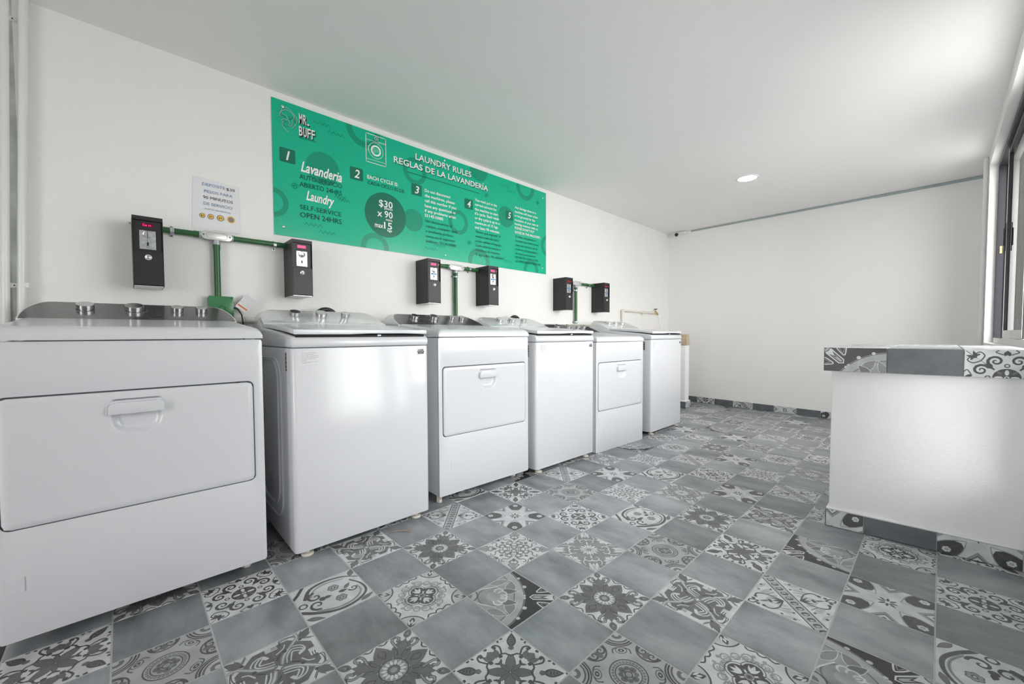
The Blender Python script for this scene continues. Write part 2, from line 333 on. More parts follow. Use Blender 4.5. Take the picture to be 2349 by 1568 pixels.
def t_scroll():
    t = Tile(W_).full()
    t.stroke([(-.98, .30), (-.60, .62), (-.10, .86), (.45, .82), (.86, .52), (.90, .05), (.70, -.40)], .13, D1, .05)
    t.stroke([(-.60, .52), (-.10, .74), (.40, .70), (.74, .42), (.76, .05)], .08, G1, .05).stroke([(-.55, .52), (-.1, .74), (.38, .71), (.70, .45)], .012, D1)
    t.stroke([(-.70, -.30), (-.45, -.72), (.05, -.86), (.60, -.72), (.98, -.40)], .13, D1, .04)
    t.stroke([(-.55, -.30), (-.35, -.60), (.05, -.72), (.55, -.60)], .08, G1, .04)
    t.spiral(-.50, .22, .24, 1.6, 1.1, .09, D1, .04).spiral(-.44, -.22, .24, -1.6, -1.1, .09, D1, .04).disc(-.30, .02, .10, D1).leaf(-.26, 0, -.02, .04, .07, D1)
    for cx, cy in ((.16, .34), (.14, -.32)):
        for k in range(6): t.disc(cx+.10*math.cos(k*PI/3), cy+.10*math.sin(k*PI/3), .075, D1)
        for k in range(6): t.disc(cx+.10*math.cos(k*PI/3), cy+.10*math.sin(k*PI/3), .055, G1)
        t.disc(cx, cy, .06, D1).disc(cx, cy, .035, W_)
    t.leaf(.18, .02, .46, .04, .07, D1).leaf(.4, -.05, .62, -.25, .06, G2, D1, .01).spiral(.62, .10, .15, 3, -1.1, .06, D1, .03)
    t.disc(-.86, .02, .13, D1).disc(-.86, .02, .08, W_).stroke([(-.98, -.5), (-.8, -.7), (-.6, -.98)], .10, D1).leaf(-.95, .7, -.55, .95, .08, G2, D1, .012).leaf(.55, .9, .98, .75, .07, G2, D1, .012).leaf(.8, -.62, .98, -.98, .09, G2, D1, .012)
    return t
def t_band():
    t = Tile(W_); r = math.sqrt(.5)
    t.X, t.Y = (GX+GY)*r, np.abs(GX-GY)*r          # X across the ribbon, Y along it
    sgn = t.X; t.X = np.abs(t.X)
    for yy in (.25, .55, .85): t.leaf(.30, yy, .75, yy-.2, .06, .70, .62, .01)
    t.stroke([(.26, .0), (.56, .30), (.84, .36), (.96, .22)], .035, D1, .05).stroke([(.30, .40), (.60, .30)], .025, G2)
    t.leaf(.28, .0, .60, .0, .035, D1).leaf(.28, .02, .56, .14, .03, D1).leaf(.60, .0, .70, .06, .05, D1).leaf(.68, 0, .98, .0, .035, G2).disc(1.08, .12, .05, D1).disc(.96, .22, .05, D1)
    t.disc(.30, .55, .035, D1).disc(.66, .58, .04, G2).stroke([(1.0, .0), (1.2, .08), (1.3, .0)], .04, D1).disc(.45, .82, .04, D1)
    t.paint(t.X-.20, D1).paint(t.X-.165, .70)
    for k in range(6):
        yy = .05+k*.24; t.leaf(-.02, yy, .12, yy+.05, .035, D1).leaf(.04, yy+.14, .11, yy+.06, .02, D1).disc(.0, yy+.13, .018, D1)
    return t

def tile_print(name, t):
    """A glazed tile whose print was computed above; the image is kept in memory and packed, nothing is read from disk."""
    v = np.clip(t.im, 0, 1); rng = np.random.RandomState(len(name)*7+ord(name[0]))
    low = rng.rand(10, 10); k = np.linspace(0, 8.99, N); i0 = k.astype(int); f = k-i0
    row = low[i0][:, :]*(1-f)[:, None]+low[i0+1]*f[:, None]; lo = row[:, i0]*(1-f)+row[:, i0+1]*f
    v = v*(0.93+0.14*lo)
    im = bpy.data.images.new(name, N, N)
    px = np.ones((N, N, 4), np.float32); px[..., 0] = v*.985; px[..., 1] = v*.998; px[..., 2] = v*1.006
    im.pixels.foreach_set(px.ravel()); im.update(); im.pack()
    m = mat(name+'_tile_glaze', (1, 1, 1, 1), 0.33, spec=0.5)
    nt = m.node_tree; tx = nt.nodes.new('ShaderNodeTexImage'); tx.image = im; tx.extension = 'EXTEND'
    nt.links.new(tx.outputs[0], nt.nodes['Principled BSDF'].inputs['Base Color'])
    return m
PAT = {}
for key, nm, fn in (('V', 'volute', t_volutes), ('S', 'star', t_star), ('R', 'rosette', t_rosette), ('K', 'knot', t_knot), ('O', 'ring', t_rings),
                    ('Q', 'quatrefoil', t_quatrefoil), ('L', 'thistle', t_leaves), ('C', 'lace', t_lace), ('F', 'acanthus', t_acanthus),
                    ('M', 'arc', t_arc), ('W', 'scroll', t_scroll), ('B', 'ribbon', t_band)):
    PAT[key] = tile_print(nm, fn())

def plain_tile():
    m = mat('plain_grey_tile_glaze', (0.12, 0.13, 0.135, 1), 0.3, spec=0.5)
    nt = m.node_tree; p = nt.nodes['Principled BSDF']
    oi = nt.nodes.new('ShaderNodeObjectInfo'); tc = nt.nodes.new('ShaderNodeTexCoord')
    mp = nt.nodes.new('ShaderNodeMapping'); mp.inputs['Scale'].default_value = (5.5, 2.8, 1)
    cb = nt.nodes.new('ShaderNodeVectorMath'); cb.operation = 'SCALE'; cb.inputs[0].default_value = (37, 53, 11)
    ad = nt.nodes.new('ShaderNodeVectorMath'); ad.operation = 'ADD'
    n = nt.nodes.new('ShaderNodeTexNoise'); n.inputs['Scale'].default_value = 1.1; n.inputs['Detail'].default_value = 9; n.inputs['Roughness'].default_value = 0.62
    nt.links.new(oi.outputs['Random'], cb.inputs['Scale']); nt.links.new(tc.outputs['Object'], mp.inputs['Vector'])
    nt.links.new(mp.outputs[0], ad.inputs[0]); nt.links.new(cb.outputs[0], ad.inputs[1]); nt.links.new(ad.outputs[0], n.inputs['Vector'])
    rp = nt.nodes.new('ShaderNodeValToRGB'); rp.color_ramp.elements[0].position = 0.25; rp.color_ramp.elements[1].position = 0.78
    rp.color_ramp.elements[0].color = srgb(88, 94, 98); rp.color_ramp.elements[1].color = srgb(172, 176, 179)
    nt.links.new(n.outputs['Fac'], rp.inputs[0])
    mr = nt.nodes.new('ShaderNodeMapRange'); mr.inputs[3].default_value = 0.82; mr.inputs[4].default_value = 1.2
    nt.links.new(oi.outputs['Random'], mr.inputs[0])
    sc_ = nt.nodes.new('ShaderNodeVectorMath'); sc_.operation = 'SCALE'
    nt.links.new(rp.outputs[0], sc_.inputs[0]); nt.links.new(mr.outputs[0], sc_.inputs['Scale']); nt.links.new(sc_.outputs[0], p.inputs['Base Color'])
    return m
M['tile_plain'] = plain_tile()
M['tile_dark'] = mat('dark_grey_cut_tile', srgb(96, 102, 106), 0.4, noise=(14, 0.16, 7))

# ------------------------------------------------------------------ mesh helpers
def link(name, me, material, parent=None):
    o = bpy.data.objects.new(name, me); C.objects.link(o)
    if material is not None:
        for mm in (material if isinstance(material, (list, tuple)) else [material]): me.materials.append(mm)
    if parent is not None: o.parent = parent
    return o
def tag(o, label=None, cat=None, group=None, kind=None):
    if label: o['label'] = label
    if cat: o['category'] = cat
    if group: o['group'] = group
    if kind: o['kind'] = kind
    return o
def thing(name, label, cat, loc=(0, 0, 0), rz=0, group=None):
    o = bpy.data.objects.new(name, None); C.objects.link(o); o.location = loc; o.rotation_euler = (0, 0, rz)
    o.empty_display_size = 0.05
    return tag(o, label, cat, group)

class MB:
    def __init__(s): s.v = []; s.f = []
    def add(s, vs_, fs):
        k = len(s.v); s.v += [tuple(p) for p in vs_]; s.f += [tuple(i+k for i in f) for f in fs]; return s
    def box(s, x0, x1, y0, y1, z0, z1):
        return s.add([(x0, y0, z0), (x1, y0, z0), (x1, y1, z0), (x0, y1, z0), (x0, y0, z1), (x1, y0, z1), (x1, y1, z1), (x0, y1, z1)],
                     [(0, 3, 2, 1), (4, 5, 6, 7), (0, 1, 5, 4), (1, 2, 6, 5), (2, 3, 7, 6), (3, 0, 4, 7)])
    def prism(s, pts, fn, d0, d1):
        """pts: 2-D outline; fn(a, b, d) -> xyz"""
        n = len(pts)
        s.add([fn(a, b, d0) for a, b in pts]+[fn(a, b, d1) for a, b in pts],
              [tuple(range(n))[::-1], tuple(range(n, 2*n))]+[(i, (i+1) % n, (i+1) % n+n, i+n) for i in range(n)]); return s
    def tube(s, pts, r, seg=14, closed=False):
        P = [Vector(p) for p in pts]; n = len(P); rings = []; ref = None
        for i, p in enumerate(P):
            if closed: t = (P[(i+1) % n]-P[i-1])
            else: t = (P[min(i+1, n-1)]-P[max(i-1, 0)])
            t.normalize()
            if ref is None: ref = Vector((0, 0, 1)) if abs(t.z) < .9 else Vector((1, 0, 0))
            a = (ref-t*ref.dot(t)).normalized(); ref = a; b = t.cross(a)
            rr = r[i] if isinstance(r, (list, tuple)) else r
            rings.append([p+(a*math.cos(k*2*PI/seg)+b*math.sin(k*2*PI/seg))*rr for k in range(seg)])
        vs_ = [q for rg in rings for q in rg]; fs = []
        for i in range(n if closed else n-1):
            j = (i+1) % n
            fs += [(i*seg+k, i*seg+(k+1) % seg, j*seg+(k+1) % seg, j*seg+k) for k in range(seg)]
        if not closed: fs += [tuple(range(seg))[::-1], tuple(range((n-1)*seg, n*seg))]
        return s.add(vs_, fs)
    def lathe(s, prof, origin, axis, seg=28):
        """prof: (radius, height) pairs along axis from origin"""
        ax = Vector(axis).normalized(); ref = Vector((0, 0, 1)) if abs(ax.z) < .9 else Vector((1, 0, 0))
        a = (ref-ax*ref.dot(ax)).normalized(); b = ax.cross(a); o = Vector(origin); vs_ = []; n = len(prof)
        for r, h in prof: vs_ += [o+ax*h+(a*math.cos(k*2*PI/seg)+b*math.sin(k*2*PI/seg))*r for k in range(seg)]
        fs = [(i*seg+k, i*seg+(k+1) % seg, (i+1)*seg+(k+1) % seg, (i+1)*seg+k) for i in range(n-1) for k in range(seg)]
        fs += [tuple(range(seg))[::-1], tuple(range((n-1)*seg, n*seg))]
        return s.add(vs_, fs)
    def build(s, name, material, parent=None, bevel=None, smooth=35, bang=40):
        me = bpy.data.meshes.new(name); bm = bmesh.new()
        vv = [bm.verts.new(p) for p in s.v]
        for f in s.f:
            try: bm.faces.new([vv[i] for i in f])
            except ValueError: pass
        bmesh.ops.recalc_face_normals(bm, faces=bm.faces)
        if bevel:
            es = [e for e in bm.edges if e.is_manifold and e.calc_face_angle(0) > math.radians(bang)]
            bmesh.ops.bevel(bm, geom=es, offset=bevel[0], segments=bevel[1], profile=0.5, affect='EDGES', clamp_overlap=True)
        for e in bm.edges: e.smooth = e.is_manifold and e.calc_face_angle(0) < math.radians(smooth)
        for f in bm.faces: f.smooth = True
        bm.to_mesh(me); bm.free()
        return link(name, me, material, parent)

def rrect(x0, x1, z0, z1, r, n=5):
    if not isinstance(r, (list, tuple)): r = [r]*4          # BL BR TR TL
    pts = []
    for (cx, cz, a0, rr) in ((x0+r[0], z0+r[0], PI, r[0]), (x1-r[1], z0+r[1], 1.5*PI, r[1]), (x1-r[2], z1-r[2], 0, r[2]), (x0+r[3], z1-r[3], .5*PI, r[3])):
        for k in range(n+1 if rr > 0 else 1): a = a0+k*.5*PI/n; pts.append((cx+rr*math.cos(a), cz+rr*math.sin(a)))
    return pts
FR = lambda a, b, d: (a, d, b)            # outline in x,z ; depth along y
SD = lambda a, b, d: (d, a, b)            # outline in y,z ; depth along x

_tc = {}
def text_geo(body, bold=0.0, shear=0.0):
    k = (body, bold, shear)
    if k not in _tc:
        cu = bpy.data.curves.new('lettering', 'FONT'); cu.body = body; cu.size = 1.0; cu.offset = bold; cu.shear = shear
        cu.resolution_u = 2; cu.fill_mode = 'FRONT'
        ob = bpy.data.objects.new('lettering', cu); C.objects.link(ob)
        me = ob.to_mesh()
        v = [(p.co.x, p.co.y) for p in me.vertices]; f = [tuple(q.vertices) for q in me.polygons]
        ob.to_mesh_clear(); bpy.data.objects.remove(ob); bpy.data.curves.remove(cu)
        _tc[k] = (v, f)
    return _tc[k]
CAP = 0.69
def text_on(mb, body, x0, z0, x1, cap, fn, bold=0.0, shear=0.0, slope=0.0):
    """text from x0 to x1 with baseline z0 and capital height cap; fn(a, b) -> xyz"""
    v, f = text_geo(body, bold, shear)
    if not v: return
    xs = [p[0] for p in v]; a, b = min(xs), max(xs); s = (x1-x0)/(b-a)
    mb.add([fn(x0+(p[0]-a)*s, z0+p[1]*cap/CAP+slope*(p[0]-a)*s) for p in v], f)

# ------------------------------------------------------------------ the room
YW = 2.96                                                  # plane of the wall with the machines
xb = lambda y: 4.375+0.075*(y-0.9)                         # plane of the far wall
def zc(x, y):                                              # the ceiling sags a little towards the window corner
    t = (YW-y)/3.2; s = min(max((x+1.0)/5.5, 0), 1)
    return 2.572+(-.014)*s+(-.014-.042*s)*t
b = MB(); b.box(-2.026, 4.56, YW, YW+.14, 0, 2.62).box(XN, -2.075, YW, YW+.14, 0, 2.62); tag(b.build('wall_left', M['wall']), kind='structure')
b = MB(); b.box(-2.075, -2.026, YW+.012, YW+.14, 0, 2.62); tag(b.build('trim_1', M['stained']), kind='structure')
b = MB(); b.prism([(xb(YW), YW), (xb(YW)+.14, YW), (xb(-.4)+.14, -.4), (xb(-.4), -.4)], lambda a, c, d: (a, c, d), 0, 2.62)
wall_back = tag(b.build('wall_back', M['wall_back']), kind='structure')
b = MB(); b.box(XN-.14, XN, -.4, FILL_OPENING[0], 0, 2.62).box(XN-.14, XN, FILL_OPENING[1], YW+.14, 0, 2.62).box(XN-.14, XN, FILL_OPENING[0], FILL_OPENING[1], FILL_OPENING[3], 2.62); tag(b.build('wall_near', M['wall']), kind='structure')
YR = -0.238; YRO = -0.385
b = MB()
b.box(XN, WIN2[0], YRO, YR, 0, 2.62).box(WIN2[0], WIN2[1], YRO, YR, 0, WIN2[2]).box(WIN2[0], WIN2[1], YRO, YR, WIN2[3], 2.62)
b.box(WIN2[1], WIN3[0], YRO, YR, 0, 2.62).box(WIN3[0], WIN3[1], YRO, YR, WIN3[3], 2.62).box(WIN3[1], WIN1[0], YRO, YR, .943, 2.62).box(WIN3[1], WIN1[0], YRO, -.2645, 0, .943).box(WIN1[0], 1.985, YRO, -.2645, 0, WIN1[2]-.012).box(1.985, WIN1[1], YRO, YR, 0, WIN1[2]-.012).box(WIN1[0], WIN1[1], YRO, YR, WIN1[3], 2.62)
b.box(WIN1[1], 4.29, YRO, YR, 0, 2.62)
tag(b.build('wall_right', M['wall']), kind='structure')
# ceiling
b = MB(); nx, ny = 16, 8; xs = [XN+(4.56-XN)*i/nx for i in range(nx+1)]; ys = [-.4+(YW+.4)*j/ny for j in range(ny+1)]
v = [(x, y, zc(x, y)) for x in xs for y in ys]+[(x, y, 2.7) for x in xs for y in ys]; n0 = (nx+1)*(ny+1); f = []
for i in range(nx):
    for j in range(ny):
        q = (i*(ny+1)+j, (i+1)*(ny+1)+j, (i+1)*(ny+1)+j+1, i*(ny+1)+j+1); f += [q[::-1], tuple(k+n0 for k in q)]
for i in range(nx): f += [(i*(ny+1), (i+1)*(ny+1), (i+1)*(ny+1)+n0, i*(ny+1)+n0), (i*(ny+1)+ny, i*(ny+1)+ny+n0, (i+1)*(ny+1)+ny+n0, (i+1)*(ny+1)+ny)]
for j in range(ny): f += [(j, j+n0, j+1+n0, j+1), (nx*(ny+1)+j, nx*(ny+1)+j+1, nx*(ny+1)+j+1+n0, nx*(ny+1)+j+n0)]
b.add(v, f); tag(b.build('ceiling', M['ceiling']), kind='structure')

# floor: a grouted bed and the tiles laid on it, each tile its own part
b = MB(); b.box(XN, 4.56, -.385, YW, -.10, -.0010); floor = tag(b.build('floor', M['grout']), kind='structure')
TS = 0.25; GR = 0.0026
LAY = {(-1,-1):'M',(1,-1):'S',(3,-1):'Q',(5,-1):'W',(0,-2):'B',(2,-2):'M',(-2,-2):'Q',(4,-2):'C',(1,-3):'L',(-1,-3):'K',(-3,-3):'O',(3,-3):'K',(5,-3):'B',(7,-3):'F',
 (0,-4):'O',(-2,-4):'R',(-4,-4):'L',(2,-4):'R',(4,-4):'S',(6,-4):'C',(8,-4):'Q',(10,-4):'F',(-1,-5):'F',(-3,-5):'M',(-5,-5):'R',(1,-5):'W',(3,-5):'F',(5,-5):'V',(7,-5):'S',(9,-5):'K',(11,-5):'B',
 (-2,-6):'C',(-4,-6):'Q',(-6,-6):'K',(0,-6):'V',(2,-6):'C',(4,-6):'W',(6,-6):'B',(8,-6):'R',(10,-6):'S',(12,-6):'L',(-1,-7):'S',(-3,-7):'R',(-5,-7):'W',(-7,-7):'O',(1,-7):'O',(3,-7):'S',(5,-7):'C',(7,-7):'Q',(9,-7):'W',(11,-7):'M',
 (-2,-8):'B',(-4,-8):'K',(-6,-8):'V',(-8,-8):'L',(0,-8):'L',(2,-8):'B',(4,-8):'F',(6,-8):'M',(8,-8):'V',(10,-8):'S',(12,-8):'C',(-5,-9):'O',(-7,-9):'R',(-1,-9):'W',(1,-9):'M',(-3,-9):'L',(0,0):'W',(2,0):'V',(-2,0):'L'}
ROT = {(2,-2):2, (6,-8):1, (5,-1):2, (0,0):2, (9,-7):1, (11,-7):2}
rngt = random.Random(11); keys = 'VSRKOQLCFMWB'
def clip(poly, a, b_, c):          # keep a*x+b*y<=c
    out = []
    for i in range(len(poly)):
        p, q = poly[i], poly[(i+1) % len(poly)]; dp = a*p[0]+b_*p[1]-c; dq = a*q[0]+b_*q[1]-c
        if dp <= 0: out.append(p)
        if (dp < 0) != (dq < 0) and abs(dp-dq) > 1e-12: t = dp/(dp-dq); out.append((p[0]+t*(q[0]-p[0]), p[1]+t*(q[1]-p[1])))
    return out
def tile_mesh(poly, rot, th=.0032, top_bev=.0009):
    """poly in tile units 0..1 (u right, v up) -> closed slab with UVs; local origin at the tile corner, y = -v"""
    n = len(poly); cx = sum(p[0] for p in poly)/n; cy_ = sum(p[1] for p in poly)/n
    P = [(p[0]*TS, -p[1]*TS) for p in poly]; k = top_bev/TS*2
    I = [((p[0]+(cx-p[0])*k)*TS, -(p[1]+(cy_-p[1])*k)*TS) for p in poly]
    me = bpy.data.meshes.new('tile'); vs_ = [(x, y, -.003) for x, y in P]+[(x, y, -top_bev) for x, y in P]+[(x, y, 0) for x, y in I]
    fs = [tuple(range(n)), tuple(range(2*n, 3*n))[::-1]]+[(i, i+n, (i+1) % n+n, (i+1) % n) for i in range(n)]+[(i+n, i+2*n, (i+1) % n+2*n, (i+1) % n+n) for i in range(n)]
    me.from_pydata(vs_, [], fs); uv = me.uv_layers.new(name='UVMap')
    for l in me.loops:
        x, y, z = vs_[l.vertex_index]; u, w = x/TS, -y/TS
        for _ in range(rot): u, w = w, 1-u
        uv.data[l.index].uv = (u, w)
    return me
full = [(GR/TS/2*1.0, GR/TS/2), (1-GR/TS/2, GR/TS/2), (1-GR/TS/2, 1-GR/TS/2), (GR/TS/2, 1-GR/TS/2)]
fullj = [(.009, .009), (.991, .009), (.991, .991), (.009, .991)]
shared = {}
hid_v, hid_f, hid_m, hid_uv = [], [], [], []
hkeys = list(keys)
n_tile = 0
for i in range(-19, 19):
    for j in range(-12, 2):
        deco = (i+j) % 2 == 0
        key = LAY.get((i, j)) or (rngt.choice(keys) if deco else None)
        rot = ROT.get((i, j), 0) if (i, j) in LAY else rngt.randrange(4)
        if not deco: rot = 0
        poly = [(p[0]+i, p[1]+j) for p in fullj]          # in tile units, v = j axis, world y = -v*TS
        # clip to the room: far wall, machine wall, window wall
        poly = clip(poly, 1, 0.075, (xb(0)-.001)/TS)       # x <= xb(y) with y=-v
        poly = clip(poly, 0, -1, (YW-.001)/TS); poly = clip(poly, 0, 1, (-YRO-.001)/TS if 2 <= i <= 3 and j >= 0 else (-YR-.001)/TS); poly = clip(poly, -1, 0, -XN/TS)
        if len(poly) < 3: continue
        loc = [(p[0]-i, p[1]-j) for p in poly]
        area = abs(sum(loc[k][0]*loc[(k+1) % len(loc)][1]-loc[(k+1) % len(loc)][0]*loc[k][1] for k in range(len(loc))))/2
        if area < .02: continue
        wx, wy = (i+.5)*TS, -(j+.5)*TS
        d = Vector((wx, wy, 0))-cam.location if False else Vector((wx+1.6955, wy-.0065, -1.0141))
        dep = d.dot(fw); px = 1166.4+FPX*d.dot(rt)/dep if dep > .05 else -9e9; py = 799.8-FPX*d.dot(up)/dep if dep > .05 else -9e9
        infr = -170 < px < 2500 and 700 < py < 1740
        hidden = wy > 2.33 or (wx > 1.2 and wy < .3) or wx > 4.4
        whole = area > .96
        mkey = (rot, ) if whole else None
        if infr and not hidden and n_tile < 296:
            if whole and mkey in shared: me = shared[mkey].copy() if (key or 'P') not in shared.setdefault('m', {}).get(mkey, {}) else shared['m'][mkey][key or 'P']
            else: me = tile_mesh(loc, rot)
            if whole:
                shared.setdefault(mkey, me); shared.setdefault('m', {}).setdefault(mkey, {})
                if (key or 'P') not in shared['m'][mkey]:
                    me = tile_mesh(loc, rot); me.materials.append(PAT[key] if key else M['tile_plain']); shared['m'][mkey][key or 'P'] = me
                me = shared['m'][mkey][key or 'P']
            else: me.materials.append(PAT[key] if key else M['tile_plain'])
            o = bpy.data.objects.new('tile', me); C.objects.link(o); o.parent = floor
            o.location = (i*TS, -j*TS, random.uniform(-.0004, .0004)); n_tile += 1
        else:
            me = tile_mesh(loc, rot); k0 = len(hid_v)
            hid_v += [(q.co.x+i*TS, q.co.y-j*TS, q.co.z) for q in me.vertices]
            for q in me.polygons:
                hid_f.append([k+k0 for k in q.vertices]); hid_m.append(hkeys.index(key) if key else len(hkeys))
                hid_uv += [tuple(me.uv_layers[0].data[l].uv) for l in q.loop_indices]
            bpy.data.meshes.remove(me)
me = bpy.data.meshes.new('tile_bed'); me.from_pydata(hid_v, [], hid_f); uv = me.uv_layers.new(name='UVMap')
for k, q in enumerate(hid_uv): uv.data[k].uv = q
for k in hkeys: me.materials.append(PAT[k])
me.materials.append(M['tile_plain'])
for k, p in enumerate(me.polygons): p.material_index = hid_m[k]
o = bpy.data.objects.new('tile_field', me); C.objects.link(o); o.parent = floor; o['kind'] = 'stuff'

def wall_tile(parent, p0, ux, uz, w, h, nrm, key, uvr, th=.009, name='tile'):
    """an upright tile: corner p0, unit vectors ux (along) and uz (up), size w x h, facing nrm; uvr = uv of BL, BR, TR, TL"""
    p0, ux, uz, nrm = Vector(p0), Vector(ux), Vector(uz), Vector(nrm); e = .0012
    me = bpy.data.meshes.new(name); q = [(0, 0), (w, 0), (w, h), (0, h)]; qi = [(e, e), (w-e, e), (w-e, h-e), (e, h-e)]
    vs_ = [p0+ux*a+uz*c-nrm*th for a, c in q]+[p0+ux*a+uz*c-nrm*e for a, c in q]+[p0+ux*a+uz*c for a, c in qi]
    fs = [(0, 1, 2, 3), (8, 11, 10, 9)]+[(i, i+4, (i+1) % 4+4, (i+1) % 4) for i in range(4)]+[(i+4, i+8, (i+1) % 4+8, (i+1) % 4+4) for i in range(4)]
    me.from_pydata([tuple(v_) for v_ in vs_], [], fs); uv = me.uv_layers.new(name='UVMap')
    for l in me.loops: uv.data[l.index].uv = uvr[l.vertex_index % 4]
    bm = bmesh.new(); bm.from_mesh(me); bmesh.ops.recalc_face_normals(bm, faces=bm.faces); bm.to_mesh(me); bm.free()
    return link(name, me, PAT[key] if key else (M['tile_dark'] if abs(nrm.z) < .5 else M['tile_plain']), parent)

# skirting of cut tiles along the far wall
b = MB(); b.prism([(xb(YW-.001)-.004, YW-.001), (xb(YW), YW-.001), (xb(YR), YR), (xb(YR)-.004, YR)], lambda a, c, d: (a, c, d), .0, .082)
skb = tag(b.build('baseboard_back', M['grout']), kind='structure')
ys = [2.955, 2.732, 2.482, 2.232, 1.98, 1.73, 1.48, 1.23, .985, .735, .485, .235, -.015, -.235]
pk = ['B', None, 'V', None, 'B', None, 'S', None, 'S', None, 'K', None, 'Q']
dirv = Vector((-.075, -1, 0)).normalized(); nb = Vector((-1, .075, 0)).normalized()
for k in range(len(ys)-1):
    y0, y1 = ys[k]-.0015, ys[k+1]+.0015; w = (y0-y1)*math.sqrt(1+.075**2)
    off = {6: .33, 8: .0}.get(k, .25)
    wall_tile(skb, (xb(y0)-.009, y0, .002), dirv, (0, 0, 1), w, .081, nb, pk[k], [(0, off), (1, off), (1, off+.34), (0, off+.34)], th=.006)
b = MB(); b.box(-2.0, xb(YW)-.01, YW-.006, YW, 0, .08); skl = tag(b.build('baseboard_left', M['grout']), kind='structure')
x = -2.0; k = 0
while x < 4.2:
    wall_tile(skl, (x+.0015, YW-.012, .002), (1, 0, 0), (0, 0, 1), .247, .078, (0, -1, 0), None if k % 2 else rngt.choice(keys), [(0, .2), (1, .2), (1, .52), (0, .52)], th=.007); x += .25; k += 1

# grey channel under the ceiling of the far wall, in two lengths
for y0, y1, h in ((2.60, .55, .020), (.55, -.236, .024)):
    b = MB(); p = []
    for yy in (y0, y1): z = zc(xb(yy), yy); p += [(xb(yy)-.018, yy, z-h), (xb(yy), yy, z-h), (xb(yy), yy, z-.002), (xb(yy)-.018, yy, z-.002)]
    b.add(p, [(0, 1, 2, 3), (4, 7, 6, 5), (0, 4, 5, 1), (1, 5, 6, 2), (2, 6, 7, 3), (3, 7, 4, 0)])
    o = b.build('trim_2', M['strip']); tag(o, kind='structure')

# window_1 : dark sliding window seen edge-on at the right
w1 = bpy.data.objects.new('window_1', None); C.objects.link(w1); w1.location = (WIN1[1], -.30, WIN1[2]); w1['kind'] = 'structure'
inv = lambda mb: mb
def wpart(name, mb, m, parent=w1, **k):
    o = mb.build(name, m, parent, **k)
    if parent is w1: o.location = (-WIN1[1], .30, -WIN1[2])
    return o
x0, x1, z0, z1 = WIN1
fr = MB(); yf0, yf1 = -.365, -.286
fr.box(x1-.03, x1-.001, yf0, yf1, z0+.012, z1-.001).box(x0+.001, x0+.03, yf0, yf1, z0+.012, z1-.001).box(x0+.03, x1-.03, yf0, yf1, z1-.035, z1-.001)
fr.box(x1-.045, x1-.03, yf0+.02, yf1-.044, z0+.03, z1-.035).box(x1-.038, x1-.03, yf1-.008, yf1, z0+.03, z1-.035)
wpart('window_frame', fr, M['bronze'], bevel=(.0015, 1))
fr = MB(); fr.box(x0+.03, x1-.03, yf0, yf1, z0+.003, z0+.03).box(x0+.03, x1-.03, yf1-.006, yf1, z0+.03, z0+.042).box(x0+.03, x1-.03, -.332, -.328, z0+.03, z0+.042)
wpart('sill_track', fr, M['alu'], bevel=(.001, 1))
b = MB(); b.box(x0, 1.985, YRO-.02, -.2645, z0-.011, z0+.0025).box(1.985, x1, YRO-.02, YR+.0, z0-.011, z0+.0025); wpart('window_sill', b, M['sill'], bevel=(.002, 1))
def sash(xa, xc, yc, stile):
    s_ = MB(); s_.box(xa, xa+stile, yc-.012, yc+.012, z0+.045, z1-.04).box(xc-stile, xc, yc-.012, yc+.012, z0+.045, z1-.04)
    s_.box(xa+stile, xc-stile, yc-.012, yc+.012, z1-.075, z1-.04); o = wpart('sash', s_, M['bronze'], bevel=(.002, 1))
    e_ = MB(); e_.box(xa+.004, xa+stile-.004, yc+.012, yc+.0135, z0+.05, z1-.045).box(xc-stile+.004, xc-.004, yc+.012, yc+.0135, z0+.05, z1-.045); e_.build('stile_trim', M['alu'], o)
    r_ = MB(); r_.box(xa+stile, xc-stile, yc-.013, yc+.013, z0+.045, z0+.10); r_.build('bottom_rail', M['alu'], o, bevel=(.002, 1))
    g_ = MB(); g_.box(xa+stile-.004, xc-stile+.004, yc-.002, yc+.002, z0+.09, z1-.07); g_.build('glass_pane', M['glass'], o)
    return o
s1 = sash(2.02, 3.12, -.318, .035); s2 = sash(2.30, 3.18, -.345, .035)
b = MB(); b.box(3.105, 3.121, -.306, -.298, 1.62, 1.83).box(3.108, 3.118, -.300, -.292, 1.66, 1.79); b.build('latch', M['rubber'], s1, bevel=(.002, 1))
b = MB(); b.box(3.574, 3.581, -.318, -.303, 1.665, 1.725).box(3.570, 3.576, -.314, -.307, 1.685, 1.705); wpart('strike_plate', b, M['brass'], bevel=(.001, 1))

dr1 = bpy.data.objects.new('added_door_1', None); C.objects.link(dr1); dr1['kind'] = 'structure'  # added unseen door; leaf and pane shape the daylight on the counter
a_, c_ = WIN3[0]+.002, WIN3[1]-.002
b = MB(); b.box(a_, c_, -.345, -.305, .004, .34).box(a_, c_, -.345, -.305, 2.18, 2.298).box(a_, a_+.06, -.345, -.305, .34, 2.18).box(c_-.13, c_, -.345, -.305, .34, 2.18); b.build('door_leaf', M['plastic'], dr1)
b = MB(); b.box(a_+.06, c_-.13, -.327, -.323, .34, 2.18); b.build('glass_pane', M['glass'], dr1)
b = MB(); b.lathe([(.010, 0), (.010, .03), (.024, .032), (.024, .045)], (a_+.035, -.305, 1.0), (0, 1, 0), 20); b.build('door_handle', M['zinc'], dr1)
w2 = bpy.data.objects.new('window_2', None); C.objects.link(w2); w2['kind'] = 'structure'
fr = MB(); x0, x1, z0, z1 = WIN2
